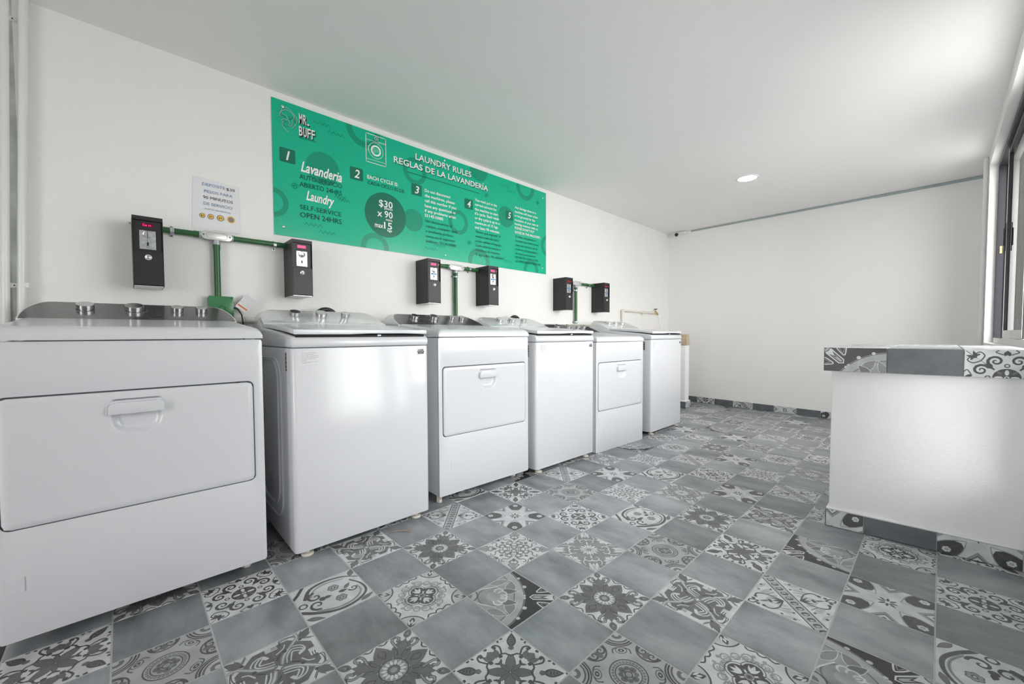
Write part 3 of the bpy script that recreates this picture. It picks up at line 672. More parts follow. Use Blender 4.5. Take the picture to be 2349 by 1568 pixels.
fr.box(x0, x0+.05, -.36, -.29, z0, z1).box(x1-.05, x1, -.36, -.29, z0, z1).box(x0+.05, x1-.05, -.36, -.29, z1-.05, z1).box(x0+.05, x1-.05, -.36, -.29, z0, z0+.05).box(-.33, -.29, -.36, -.29, z0+.05, z1-.05)
fr.build('window_frame', M['bronze'], w2, bevel=(.002, 1))
for a, c in ((x0+.05, -.33), (-.29, x1-.05)):
    g_ = MB(); g_.box(a, c, -.327, -.323, z0+.05, z1-.05); g_.build('glass_pane', M['glass'], w2)

# outside: paved yard and its white boundary wall beyond the window
b = MB(); b.box(-14, 16, -14, -.39, -.20, -.12).box(-14, XN-.15, -.39, 12, -.20, -.02); tag(b.build('floor_outside', M['ground']), kind='structure')

# ------------------------------------------------------------------ the counter at the right
cdir = Vector((.094, -1, 0)).normalized(); cn = Vector((-1, -.094, 0)).normalized()
ctr = thing('counter', 'white stuccoed masonry counter edged and topped with grey patterned tiles', 'counter', (.99, .40, 0))
def cx_(y, off=0): return 1.000-.094*(y-.40)+off
loc = lambda o: setattr(o, 'location', (-.99, -.40, 0))
XE = 1.975; YE = -.262
b = MB(); b.prism([(cx_(.398), .398), (XE-.012, .398), (XE-.012, YE), (cx_(YE), YE)], lambda a, c, d: (a, c, d), 0, .825); o = b.build('masonry_base', M['stucco'], ctr, bevel=(.006, 2)); loc(o)
# ledge of plaster over the skirting
b = MB(); b.prism([(cx_(.408, -.010), .408), (XE-.002, .408), (XE-.002, .398), (cx_(.398), .398), (cx_(YE), YE), (cx_(YE, -.010), YE)], lambda a, c, d: (a, c, d), .088, .100)
o = b.build('plaster_ledge', M['stucco'], ctr, bevel=(.004, 2)); loc(o)
b = MB(); b.prism([(cx_(.423, -.028), .423), (XE, .423), (XE, YE), (cx_(YE, -.028), YE)], lambda a, c, d: (a, c, d), .822, .934); top = b.build('countertop', M['grout'], ctr); loc(top)
# fascia tiles
fy = [.426, .186, -.062, -.2635]
fk = ['M', None, 'V']
fuv = [[(1, .52), (0.04, .52), (0.04, 1), (1, 1)], [(0, .5), (1, .5), (1, 1), (0, 1)], [(0, .5), (.81, .5), (.81, 1), (0, 1)]]
for k in range(3):
    y0, y1 = fy[k]-.0018, fy[k+1]+.0018
    wall_tile(top, (cx_(y0, -.036), y0, .8205), cdir, (0, 0, 1), (y0-y1)*math.sqrt(1+.094**2), .119, cn, fk[k], fuv[k], th=.0075)
for k in range(4):     # the edge facing the machines
    xa = cx_(.426, -.034)+k*.252; w = min(.249, XE-xa)
    wall_tile(top, (xa+w, .4265, .8205), (-1, 0, 0), (0, 0, 1), w, .119, (0, 1, 0), [None, 'L', None, 'S'][k], [(0, .5), (1, .5), (1, 1), (0, 1)], th=.0032)
# top tiles
for a in range(4):
    for c in range(3):
        y0, y1 = fy[c]-.002, max(fy[c+1]+.002, -.2615); xa = cx_(y0, -.034)+a*.252; w = .249 if a < 3 else min(.249, XE-xa)
        wall_tile(top, (xa, y0, .940), (1, 0, 0), Vector((.094, -1, 0)).normalized(), w, y0-y1, (0, 0, 1), ['Q', 'C', 'R', 'O', 'F', 'L'][(a+c*2) % 6] if (a+c) % 2 == 0 else None, [(0, 0), (1, 0), (1, 1), (0, 1)], th=.005)
# skirting tiles
sy_ = [.408, .258, .002, -.2515]; sk = ['S', None, 'S']; suv = [[(.40, .60), (1.0, .60), (1.0, .98), (.40, .98)], [(0, 0), (1, 0), (1, .35), (0, .35)], [(0, .02), (1, .02), (1, .40), (0, .40)]]
b = MB(); b.prism([(cx_(.407, -.008), .407), (XE-.002, .407), (XE-.002, .398), (cx_(.398), .398), (cx_(YE), YE), (cx_(YE, -.008), YE)], lambda a, c, d: (a, c, d), .0005, .088)
skc = b.build('skirting', M['grout'], ctr); loc(skc)
for k in range(3):
    y0, y1 = sy_[k]-.0015, sy_[k+1]+.0015
    wall_tile(skc, (cx_(y0, -.0135), y0, .002), cdir, (0, 0, 1), (y0-y1)*math.sqrt(1+.094**2), .085, cn, sk[k], suv[k], th=.005)
for k in range(4):
    wall_tile(skc, (min(1.235+k*.25, XE), .4105, .002), (-1, 0, 0), (0, 0, 1), .247, .085, (0, 1, 0), [None, 'W', None, 'O'][k], suv[1], th=.003)

# ------------------------------------------------------------------ washers and dryers
S0, S1 = .50, .69                                  # console face: from y=S0 to y=S1
def console_outline(W, zb, zt, n=10, sh=.085, inset=.0, low=.0):
    """front silhouette of the console as (x, z); shoulders rounded"""
    pts = [(inset+.004, zb+low)]; H = zt-zb
    for k in range(n+1):
        a = k/n*PI/2; pts.append((inset+.004+sh-sh*math.cos(a)*1.0, zt-inset*.6-(H-low-inset*.6)*(1-math.sin(a)**.9)))
    R_ = [(W-p[0], p[1]) for p in pts[::-1]]
    return pts+R_
def console(root, W, zb, zt, face_mat, body_mat):
    H = zt-zb; yf = lambda z: S0+(z-zb)/H*(S1-S0); yb = lambda z: .745-(z-zb)*.25
    out = console_outline(W, zb, zt); n = len(out)
    v = [(x, yf(z), z) for x, z in out]+[(x, yb(z), z) for x, z in out]+[(out[0][0], S0, zb-.06), (out[-1][0], S0, zb-.06), (out[-1][0], .745, zb-.06), (out[0][0], .745, zb-.06)]
    f = [tuple(range(n)), tuple(range(n, 2*n))[::-1]]+[(i, i+n, i+1+n, i+1) for i in range(n-1)]
    a, b_, c, d = 2*n, 2*n+1, 2*n+2, 2*n+3
    f += [(0, n-1, b_, a), (n, d, c, 2*n-1), (0, a, d, n), (n-1, 2*n-1, c, b_), (a, b_, c, d)]
    mb = MB(); mb.add(v, f); con = mb.build('console', body_mat, root, bevel=(.004, 2), bang=50)
    nrm = Vector((0, -H, S1-S0)).normalized()
    if face_mat:
        o2 = console_outline(W, zb, zt, inset=.006, low=-.001); mb = MB()
        lo = [(x, yf(z), z) for x, z in o2]; v = [tuple(Vector(p)+nrm*.0002) for p in lo]+[tuple(Vector(p)+nrm*.0022) for p in lo]; m_ = len(o2)
        mb.add(v, [tuple(range(m_)), tuple(range(m_, 2*m_))]+[(i, (i+1) % m_, (i+1) % m_+m_, i+m_) for i in range(m_)])
        mb.build('control_panel', face_mat, con)
    return con, nrm, yf
def knob(con, x, s, r, h, zb, zt, nrm, m, style=0):
    p = Vector((x, S0+s*(S1-S0), zb+s*(zt-zb)))+nrm*.0022
    mb = MB(); mb.lathe([(r*.90, -.001), (r*.90, .003), (r, .0035), (r, h-.0015), (r-.0015, h), (r*.55, h-.0008)], p, nrm, 32)
    k = mb.build('knob', m, con)
    return p
def panel_text(con, items, zb, zt, nrm, m):
    mb = MB(); H = zt-zb; L_ = math.hypot(S1-S0, H); e = Vector((0, (S1-S0)/L_, H/L_)); o = Vector((0, S0, zb))+nrm*.0028
    for body, x0, s, x1, cap in items:
        if body == '|ring':
            n = 26; r = x1; cc = []
            for k in range(n+1):
                a = -.2+k/n*(PI+.4)+PI; cc.append((x0+r*math.cos(a), s*L_+r*math.sin(a)))
            for k in range(n):
                (a0, b0), (a1, b1) = cc[k], cc[k+1]; q = lambda a, b_, t: tuple(o+Vector(((a-x0)*t+x0, 0, 0))+e*((b_-s*L_)*t+s*L_))
                mb.add([q(a0, b0, 1), q(a1, b1, 1), q(a1, b1, 1.025), q(a0, b0, 1.025)], [(0, 1, 2, 3)])
            continue
        text_on(mb, body, x0, s*L_, x1, cap, lambda a, b_: tuple(o+Vector((a, 0, 0))+e*b_))
    return tag(mb.build('printed_legend', m, con), kind='stuff')

def make_washer(label, x0, y0, rz, knobs='steel'):
    t = thing('washing_machine', label, 'washing machine', (x0, y0, 0), rz, 'white top-loading washing machines')
    W, zb, zt = .698, 1.080, 1.164
    mb = MB(); mb.prism(rrect(0, W, 0, .70, [.022, .022, .01, .01], 5), lambda a, c, d: (a, c, d), .032, .957); mb.build('cabinet', M['enamel'], t, bevel=(.003, 2), bang=60)
    prof = [(.0, .9595), (-.002, .985), (.004, 1.0), (.018, 1.010), (.10, 1.020), (.2, 1.031), (.35, 1.044), (.46, 1.0515), (.52, 1.058), (.56, 1.09), (.60, 1.10), (.70, 1.06), (.705, .9595)]
    mb = MB(); mb.prism(prof, SD, .0, W); mb.build('top_panel', M['enamel'], t, bevel=(.012, 3), bang=50)
    # lid : a thin curved slab whose front edge is scooped for the fingers
    lp = [(-.004, .0), (.1, .0095), (.2, .0175), (.3, .0245), (.4, .031), (.5, .0365), (.535, .038)]; xs = [.010, .02, .26, .30, .36, .56, .62, .66, W-.012]
    v = []; thick = [.022, .0235, .0235, .022, .0195, .0195, .021, .022, .022]
    for i, x in enumerate(xs):
        for (y, z) in lp: v.append((x, y, 1.042+z))
        for (y, z) in lp: v.append((x, y, 1.042+z-(thick[i] if y < .05 else .022)))
    n = len(lp); f = []
    for i in range(len(xs)-1):
        A, B_ = i*2*n, (i+1)*2*n
        for k in range(n-1): f += [(A+k, A+k+1, B_+k+1, B_+k), (A+n+k, B_+n+k, B_+n+k+1, A+n+k+1)]
        f += [(A, B_, B_+n, A+n), (A+n-1, A+2*n-1, B_+2*n-1, B_+n-1)]
    for A in (0, (len(xs)-1)*2*n):
        for k in range(n-1): f.append((A+k, A+k+1, A+n+k+1, A+n+k))
    mb = MB(); mb.add(v, f); lid = mb.build('lid', M['enamel'], t, bevel=(.0035, 2), bang=55)
    mb = MB(); mb.prism([(p[0]+.012, 1.0175+p[1]) for p in lp[:-1]]+[(.5, 1.035), (.35, 1.03), (.2, 1.02), (.012, 1.006)], SD, .022, W-.022); mb.build('lid_gap_shade', M['black_void'], t)  # black filler standing in for the shade under the lid's front edge
    mb = MB(); mb.box(.405, .425, .006, .016, 1.010, 1.018); mb.build('lid_latch', M['plastic'], t, bevel=(.002, 1))
    con, nrm, yf = console(t, W, zb, zt, None, M['enamel_console'])
    for x, r in ((.188, .029), (.335, .033), (.478, .026)): knob(con, x, .60, r, .024, zb, zt, nrm, M['knob'] if knobs == 'steel' else M['chrome'])
    panel_text(con, [('Whirlpool', .045, .10, .115, .010), ('FRÍA', .12, .80, .14, .004), ('TIBIA', .115, .62, .135, .004), ('CALIENTE', .11, .45, .14, .004), ('TEMPERATURA', .16, .17, .215, .0045),
        ('RESISTENTE', .222, .84, .262, .006), ('BLANCA', .226, .72, .265, .0045), ('NORMAL', .230, .60, .27, .0045), ('DELICADA', .234, .49, .276, .0045), ('CENTRIFUGADO', .24, .36, .27, .0045),
        ('INICIO', .385, .86, .43, .004), ('ENJUAGUE', .39, .70, .43, .004), ('RÁPIDO', .395, .56, .43, .004), ('PESADO', .40, .42, .43, .004), ('ALTO', .515, .62, .53, .004), ('BAJO', .52, .42, .53, .004),
        ('NIVEL DE AGUA', .45, .15, .50, .0045), ('LAVADO  ENJUAGUE  SECADO', .28, .13, .40, .005), ('ENCENDIDO', .55, .03, .60, .006), ('|ring', .188, .60, .038, 0), ('|ring', .335, .60, .044, 0), ('|ring', .478, .60, .034, 0)], zb, zt, nrm, M['ink_brown'])
    # labels on the front
    mb = MB(); mb.box(.040, .120, -.0008, .001, .882, .943); lab = mb.build('capacity_sticker', M['paper'], t)
    mb = MB(); rows = ['La capacidad indicada', 'es la carga máxima', 'Para cargas recomendadas', 'de lavado, consulte en su', 'manual la tabla "como', 'cargar"']
    for k, r in enumerate(rows): text_on(mb, r, .044, .9345-k*.0068, .044+len(r)*.00285, .0036, lambda a, c: (a, -.0014, c))
    for k, r in enumerate(['ELIMINACIÓN DE LAS INSTRUCCIONES', 'ETIQUETA RECOMENDADA', 'SUPERFICIE']): text_on(mb, r, .044, .8945-k*.0036, .044+len(r)*.0021, .002, lambda a, c: (a, -.0014, c))
    tag(mb.build('sticker_print', M['ink_grey'], lab), kind='stuff')
    mb = MB(); mb.box(.626, .672, -.0008, .001, .906, .940); st = mb.build('warranty_sticker', M['paper'], t)
    mb = MB(); mb.prism([(.632, .912), (.666, .912), (.668, .919), (.671, .926), (.666, .929), (.666, .937), (.632, .937), (.632, .929), (.628, .926), (.631, .919)], FR, -.0014, -.0009); bd = mb.build('sticker_badge', M['ink_black'], st)
    mb = MB(); text_on(mb, '10', .6335, .9285, .644, .0075, lambda a, c: (a, -.0018, c), .02); text_on(mb, 'años', .646, .9295, .6645, .005, lambda a, c: (a, -.0018, c), .02)
    text_on(mb, 'de garantía', .634, .9215, .6645, .004, lambda a, c: (a, -.0018, c), .01); text_on(mb, 'en el motor', .638, .9145, .660, .003, lambda a, c: (a, -.0018, c)); mb.build('badge_lettering', M['sign_white'], bd)
    # label and pressed ribs on the left side
    mb = MB(); mb.box(-.0006, .001, .070, .092, .852, .938); e = mb.build('rating_plate', mat_plate, t)
    mb = MB()
    for k, (a, b_) in enumerate(((.925, .935), (.905, .92), (.885, .902), (.868, .882), (.856, .865))): mb.box(-.0012, -.0007, .074, .088, a, b_-.003)
    mb.build('plate_print', M['ink_black'], e)
    mb = MB()
    for (ya, yb, za, zb_, rr) in ((.17, .60, .13, .905, .11), (.225, .56, .18, .895, .10)):
        pts = [(-.0005, a, c) for a, c in rrect(ya, yb, za, zb_, rr, 6)]; mb.tube(pts, .0055, 8, closed=True)
    mb.build('pressed_rib', M['enamel'], t)
    for x, y in ((.06, .035), (W-.07, .035), (.06, .66), (W-.07, .66)):
        mb = MB(); mb.lathe([(.010, .0), (.010, .024), (.014, .030)], (x, y, .004), (0, 0, 1), 12); mb.lathe([(.020, 0), (.026, .002), (.027, .007), (.024, .012), (.012, .015)], (x, y, .0), (0, 0, 1), 20); mb.build('leg', M['foot'], t)
    return t
mat_plate = mat('tan_rating_plate', srgb(168, 156, 136), 0.4, 0.3, noise=(160, 0.3, 2))

def dryer_top(W, D=.72):
    xs = sorted(set([0, .004, .010, .018, .028, .04, .06, W/2, W-.06, W-.04, W-.028, W-.018, W-.010, W-.004, W])); ys = [-.008, -.0065, -.003, .003, .011, .021, .033, .05, .1, .2, .35, .5, .6, D-.02, D-.005, D]
    def h(x, y):
        R = .036; dx = min(x, W-x); dy = min(y+.008, D-y)
        e = (1-max(0, 1-dx/R)**2.4)**.42 if dx < R else 1; g = (1-max(0, 1-dy/.034)**2.4)**.42 if dy < .034 else 1
        return .012*(1 if min(dx, dy) > 0 else 0)*0+.014+(.030+.042*min(max(y, 0)/.5, 1.05))*min(e, 1)*min(g, 1)
    n = len(ys); v = [(x, y, 1.0035+h(x, y)) for x in xs for y in ys]; f = []
    for i in range(len(xs)-1):
        for j in range(n-1): f.append((i*n+j, (i+1)*n+j, (i+1)*n+j+1, i*n+j+1))
    rim = [i*n for i in range(len(xs))]+[(len(xs)-1)*n+j for j in range(1, n)]+[i*n+n-1 for i in range(len(xs)-2, -1, -1)]+[j for j in range(n-2, 0, -1)]
    k0 = len(v); v += [(v[r][0], v[r][1], 1.0035) for r in rim]; m_ = len(rim)
    f += [(rim[k], rim[(k+1) % m_], k0+(k+1) % m_, k0+k) for k in range(m_)]+[tuple(range(k0, k0+m_))]
    mb = MB(); mb.add(v, f); return mb

def make_dryer(label, x0, y0, rz, dz, hx, px, door_x=(.031, .706), feet=True):
    t = thing('dryer', label, 'tumble dryer', (x0, y0, 0), rz, 'white front-loading dryers')
    sh = Vector((0, 0, dz)); W = .737
    def B(mb, *a, parent=None, **k):
        o = mb.build(*a, parent or t, **k)
        if parent is None: o.location = sh
        return o
    mb = MB(); mb.prism(rrect(0, W, 0.0125, .71, .006, 2), lambda a, c, d: (a, c, d), .056, .998); B(mb, 'cabinet', M['enamel'], bevel=(.002, 1), bang=60)
    dx0, dx1 = door_x; z0, z1 = .410, .821
    def plate_with_hole(o_, i_, ya, yb):
        n = len(o_); m_ = MB(); m_.add([(a, ya, c) for a, c in o_]+[(a, ya, c) for a, c in i_]+[(a, yb, c) for a, c in o_]+[(a, yb, c) for a, c in i_],
            [q for i in range(n) for j in [(i+1) % n] for q in ((i, j, j+n, i+n), (i+2*n, i+3*n, j+3*n, j+2*n), (i, i+2*n, j+2*n, j), (i+n, j+n, j+3*n, i+3*n))]); return m_
    B(plate_with_hole(rrect(.001, W-.001, .052, .999, .012, 6), rrect(dx0-.004, dx1+.004, z0-.004, z1+.005, .022, 6), .0, .0115), 'front_panel', M['enamel'], bevel=(.0022, 2), bang=60)
    B(dryer_top(W), 'top_panel', M['enamel'], smooth=50)
    B(plate_with_hole(rrect(dx0-.006, dx1+.006, z0-.006, z1+.007, .022, 6), rrect(dx0+.004, dx1-.004, z0+.004, z1-.004, .016, 6), .003, .006), 'door_gap_shade', M['gap'])  # dark ring painted as the shade in the gap around the door
    # door as a relief: flat, with a scooped finger recess below the handle
    gx = sorted(set([dx0+.0, dx0+.003, dx0+.02]+[hx-.09+.005*k for k in range(37)]+[dx1-.02, dx1-.003, dx1])); gz = sorted(set([z0, z0+.003, z0+.02, .6]+[.665+.005*k for k in range(27)]+[z1-.02, z1-.003, z1]))
    def depth(x, z):
        # rounded recess hx +-.066, z .676...745
        ax = abs(x-hx); r = .045; qx = max(ax-(.066-r), 0); qz = max((.676+r)-z, 0); d = math.hypot(qx, qz)-r
        if z > .79: return 0
        return .016*min(max(-d/.016, 0), 1)**.6
    def ins(x, z):                                   # rounded door corners
        r = .02; cx = min(max(x, dx0+r), dx1-r); cz = min(max(z, z0+r), z1-r); d = math.hypot(x-cx, z-cz)
        return (cx+(x-cx)*min(1, r/d) if d > 0 else x, cz+(z-cz)*min(1, r/d) if d > 0 else z)
    v = []; n = len(gz)
    for x in gx:
        for z in gz:
            e = min(x-dx0, dx1-x, z-z0, z1-z); yy = -.006+(.003 if e < .001 else 0)+depth(x, z); a, c = ins(x, z); v.append((a, yy, c))
    f = [(i*n+j, (i+1)*n+j, (i+1)*n+j+1, i*n+j+1) for i in range(len(gx)-1) for j in range(n-1)]
    rim = [i*n for i in range(len(gx))]+[(len(gx)-1)*n+j for j in range(1, n)]+[i*n+n-1 for i in range(len(gx)-2, -1, -1)]+[j for j in range(n-2, 0, -1)]
    k0 = len(v); v += [(v[r][0], .002, v[r][2]) for r in rim]; m_ = len(rim); f += [(rim[k], rim[(k+1) % m_], k0+(k+1) % m_, k0+k) for k in range(m_)]
    mb = MB(); mb.add(v, f); door = B(mb, 'door', M['enamel'], smooth=50)
    # the recess runs through the front panel: hide the panel with a bowl of its own depth
    mb = MB(); mb.prism(rrect(hx-.081, hx+.081, .7425, .789, [.002, .002, .022, .022], 6), FR, -.0085, -.005); h0 = mb.build('handle', M['enamel'], door, bevel=(.001, 1))
    mb = MB(); mb.prism(rrect(hx-.074, hx+.074, .7425, .783, [.002, .002, .020, .020], 6), FR, -.024, -.008); mb.build('handle', M['enamel'], door, bevel=(.006, 3), bang=60)
    mb = MB(); mb.box(dx1-.056, dx1-.044, -.004, .0, z1+.0005, z1+.0045); B(mb, 'hinge_slot', M['black_void'])
    mb = MB(); mb.prism(rrect(px, px+.040, .207, .254, .001, 2), FR, -.0022, .001); B(mb, 'cover_plate', M['enamel'], bevel=(.0008, 1))
    zb, zt = 1.088, 1.168
    con, nrm, yf = console(t, W, zb, zt, M['panel_dark'], M['enamel_console']); con.location = sh
    for x, r in ((.190, .0295), (.350, .0335), (.506, .0245), (.602, .0235)): knob(con, x, .60, r, .022, zb, zt, nrm, M['knob'])
    panel_text(con, [('TEMPERATURA', .165, .12, .225, .0045), ('ALTA TEMPERATURA', .115, .80, .155, .004), ('MEDIA', .11, .62, .15, .004), ('BAJA  DELICADA', .105, .45, .155, .004),
        ('AUTOMÁTICOS', .238, .74, .285, .0055), ('MENOS SECO', .237, .58, .29, .004), ('NORMAL', .237, .48, .29, .004), ('MÁS SECO', .237, .36, .26, .004),
        ('TOQUE FINAL', .400, .56, .415, .003), ('70 min', .425, .50, .440, .004), ('50 min', .425, .38, .440, .004), ('30 min', .425, .27, .440, .004), ('TIEMPO DE SECADO', .40, .04, .44, .004),
        ('SEÑAL DE FIN DE CICLO', .47, .12, .545, .0045), ('INICIO PRESIONE', .572, .08, .63, .0045), ('|ring', .19, .60, .040, 0), ('|ring', .35, .60, .046, 0), ('|ring', .506, .60, .034, 0)], zb, zt, nrm, M['ink_pale'])
    if feet:
        for x, y in ((.035, .06) if x0 > -1 else (.09, .16), (W-.06, .10), (.035, .66), (W-.06, .66)):
            mb = MB(); mb.lathe([(.013, .004), (.013, .052)], (x, y, 0), (0, 0, 1), 8); mb.lathe([(.016, 0), (.019, .003), (.019, .018), (.015, .022)], (x, y, 0), (0, 0, 1), 6)
            for a in range(4): c_, s_ = math.cos(a*PI/2), math.sin(a*PI/2); mb.tube([(x+c_*.014, y+s_*.014, .02), (x+c_*.014, y+s_*.014, .054)], .004, 6)
            mb.build('leg', M['foot'], t)
    return t

D1x = make_dryer('large white dryer nearest the camera, cut by the left edge, with grey console', -2.003, 1.987, 0.0, 0.0, .338, .020, door_x=(.018, .697))
D3x = make_dryer('white dryer on tall feet with dark console, third machine from the left', -.360, 2.022, -.026, 0.0, .368, .083)
D5x = make_dryer('low white dryer resting almost on the floor, last dryer of the row', 1.205, 2.005, -.040, -.053, .368, .112)
W2x = make_washer('white washing machine right beside the nearest dryer', -1.160, 1.968, -.005)
W4x = make_washer('white washing machine in the middle of the row, below the sign\'s right end', .450, 1.995, -.012)
W6x = make_washer('white washing machine at the far end of the row, next to the beige-topped stub wall', 2.110, 1.976, .012, 'chrome')

# drain hoses arching up behind two of the consoles
for lab, x, y in (('black drain hose arching up behind the nearest washing machine', -.698, 2.85), ('black drain hose arching up behind the middle washing machine', 1.07, 2.85)):
    mb = MB(); mb.tube([(x+.072*math.cos(a), y, 1.116+.072*math.sin(a)) if 0 <= a <= PI else (x+.072*(1 if a < 0 else -1), y, 1.116-(1.098 if a < 0 or a > PI else 0)) for a in [-.1]+[k*PI/14 for k in range(15)]+[PI+.1]], .016, 12)
    mb.prism([(x+.06*math.cos(k*PI/12), 1.116+.06*math.sin(k*PI/12)) for k in range(13)], FR, y-.004, y+.004)
    tag(mb.build('drain_hose', M['rubber']), lab, 'hose', 'black drain hoses')

# ------------------------------------------------------------------ coin boxes
def seg_text(mb, body, x0, z0, w, h, y):
    SEG = {'C': 'afed', 'o': 'cdeg', 'i': 'c', 'n': 'ceg', '0': 'abcdef', '8': 'abcdefg'}
    P_ = {'a': (0, 1, 1, 1), 'b': (1, 1, 1, .5), 'c': (1, .5, 1, 0), 'd': (0, 0, 1, 0), 'e': (0, 0, 0, .5), 'f': (0, .5, 0, 1), 'g': (0, .5, 1, .5)}
    th = .0011
    for i, ch in enumerate(body):
        for s in SEG.get(ch, ''):
            a, b_, c, d = P_[s]; xa, xc = x0+i*w*1.5+a*w, x0+i*w*1.5+c*w; za, zc_ = z0+b_*h, z0+d*h
            mb.box(min(xa, xc)-th/2+(th*.6 if xa != xc else 0), max(xa, xc)+th/2-(th*.6 if xa != xc else 0), y, y+.0006, min(za, zc_)-th/2, max(za, zc_)+th/2)
def coin_box(x, label, disp, sticker, key, bolt=False, zt=1.616):
    W, D, H = .118, .182, .350
    t = thing('coin_box', label, 'coin box', (x, YW-D, zt-H), 0, 'black coin boxes on the wall')
    mb = MB()                                                    # hood: open-fronted upper half
    mb.box(0, .003, 0, D, 0, H).box(W-.003, W, 0, D, 0, H).box(.003, W-.003, 0, D, H-.003, H).box(.003, W-.003, D-.003, D, 0, H-.003).box(.003, W-.003, 0, .004, H-.020, H-.003)
    mb.build('housing', M['black'], t)
    mb = MB(); mb.box(.003, W-.003, .004, D-.003, 0, .003); mb.build('bottom_plate', M['zinc'], t)
    mb = MB(); mb.box(.004, W-.004, .010, .013, .178, H-.021); fp = mb.build('recessed_panel', M['black'], t)
    mb = MB(); mb.box(.0035, W-.0035, -.0015, .010, .006, .176); dr = mb.build('cash_door', M['black'], t, bevel=(.001, 1))
    mb = MB(); mb.lathe([(.0145, 0), (.0145, .003), (.012, .005), (.011, .0045)], (.058, -.0015, .145), (0, -1, 0), 24); lk = mb.build('lock', M['chrome'], dr)
    mb = MB(); mb.lathe([(.0075, 0), (.0075, .0075), (.005, .009)], (.058, -.0015, .145), (0, -1, 0), 16); mb.box(.0572, .0588, -.0112, -.010, .142, .148); mb.build('key_barrel', M['zinc'], lk)
    mb = MB(); mb.box(.033, .083, .0085, .0102, H-.050, H-.032); dp = mb.build('display', {'coin': M['lcd'], 'pink': M['lcd_pink'], 'red': M['lcd_red']}[disp], fp)
    if disp == 'coin':
        mb = MB(); seg_text(mb, 'Coin', .0425, H-.0455, .0052, .0088, .0078); mb.build('led_digits', M['led'], dp)
    # the slanted coin acceptor plate
    mb = MB(); mb.box(.026, .090, .0065, .0102, .186, .281); ac = mb.build('coin_acceptor', M['zinc'], fp, bevel=(.0008, 1))
    mb = MB(); mb.lathe([(.0195, 0), (.0195, .002), (.018, .004), (.0165, .0035)], (.058, .0065, .260), (0, -1, 0), 28); sd = mb.build('slot_disc', M['chrome'], ac)
    mb = MB(); mb.box(.0568, .0592, .001, .0024, .243, .277); mb.build('coin_slot', M['black_void'], ac)
    mb = MB(); mb.lathe([(.0055, 0), (.0055, .004), (.003, .0058)], (.058, .0065, .2315), (0, -1, 0), 16); mb.build('reject_button', M['chrome'], ac) if not sticker else None
    mb = MB(); mb.prism(rrect(.0545, .0615, .203, .223, [0, 0, .0034, .0034], 4), FR, .0055, .0066); mb.build('return_slot', M['black_void'], ac)
    mb = MB(); mb.box(.0535, .0625, .002, .0062, .192, .2045); mb.build('return_chute', M['chrome'], ac, bevel=(.001, 1))
    for a in (.031, .085):
        for c in (.192, .275): mb = MB(); mb.lathe([(.0028, 0), (.0028, .0012), (.0015, .002)], (a, .0065, c), (0, -1, 0), 10); mb.build('screw', M['gold_screw'], ac)
    if sticker:
        mb = MB(); mb.box(.042, .084, .0028, .0064, .2265, .2385); k_ = mb.build('blue_sticker', M['sticker_blue'], ac, bevel=(.0008, 1)); k_['label'] = 'light blue sticker'
        mb = MB(); mb.box(.036, .0405, .004, .0064, .2265, .2385); mb.build('sticker_clip', M['rubber'], ac)
    if key:
        mb = MB(); mb.lathe([(.0048, 0), (.0048, .004), (.003, .005)], (.0985, .0085, H-.043), (0, -1, 0), 14); mb.box(.0975, .0995, -.008, .003, H-.0445, H-.0415); mb.build('panel_key', M['brass'], fp)
    if bolt:
        mb = MB(); mb.lathe([(.0045, 0), (.0045, .006), (.0065, .0062), (.0065, .0095)], (0, .05, H-.033), (-1, 0, 0), 8); mb.build('side_bolt', M['zinc'], t)
    return t
coin_box(-1.649, 'black coin box with a red lit display, leftmost on the wall', 'coin', False, False, True, 1.6185)
coin_box(-.920, 'black coin box just below the lower left corner of the green sign', 'pink', False, False, zt=1.614)
coin_box(.055, 'black coin box under the middle of the green sign, left of its pair', 'pink', True, True, zt=1.616)
coin_box(.679, 'black coin box overlapping the lower edge of the green sign near its right end', 'pink', True, True, zt=1.628)
coin_box(1.768, 'black coin box right of the green sign, left of the farthest pair', 'red', True, True, zt=1.627)
coin_box(2.487, 'black coin box farthest along the wall, above the last washing machine', 'red', True, True, zt=1.629)

# ------------------------------------------------------------------ green conduit runs
RP = .0162; YP = YW-.030
def clamp(parent, x, z, vert):
    mb = MB(); w = .0085; n = 12
    pr = [(-.030, 0), (-.018, 0)]+[(-.0185*math.cos(k*PI/n), -.0185*math.sin(k*PI/n)*1.0-.026) for k in range(n+1)]+[(.018, 0), (.030, 0)]
    for i in range(len(pr)-1):
        (a0, d0), (a1, d1) = pr[i], pr[i+1]
        q = []
        for a, d in ((a0, d0), (a1, d1)):
            for s_ in (-w, w):
                for e in (0, -.0016): q.append((x+a, YW-.0015+d+e, z+s_) if vert else (x+s_, YW-.0015+d+e, z+a))
        mb.add(q, [(0, 1, 3, 2), (4, 6, 7, 5), (0, 2, 6, 4), (1, 5, 7, 3), (0, 4, 5, 1), (2, 3, 7, 6)])
    c_ = mb.build('clamp', M['zinc'], parent)
    for s_ in (-.024, .024):
        mb = MB(); p = (x+s_, YW-.003, z) if vert else (x, YW-.003, z+s_); mb.lathe([(.0045, 0), (.0045, .002), (.002, .0032)], p, (0, -1, 0), 10); mb.build('screw', M['gap'], c_)
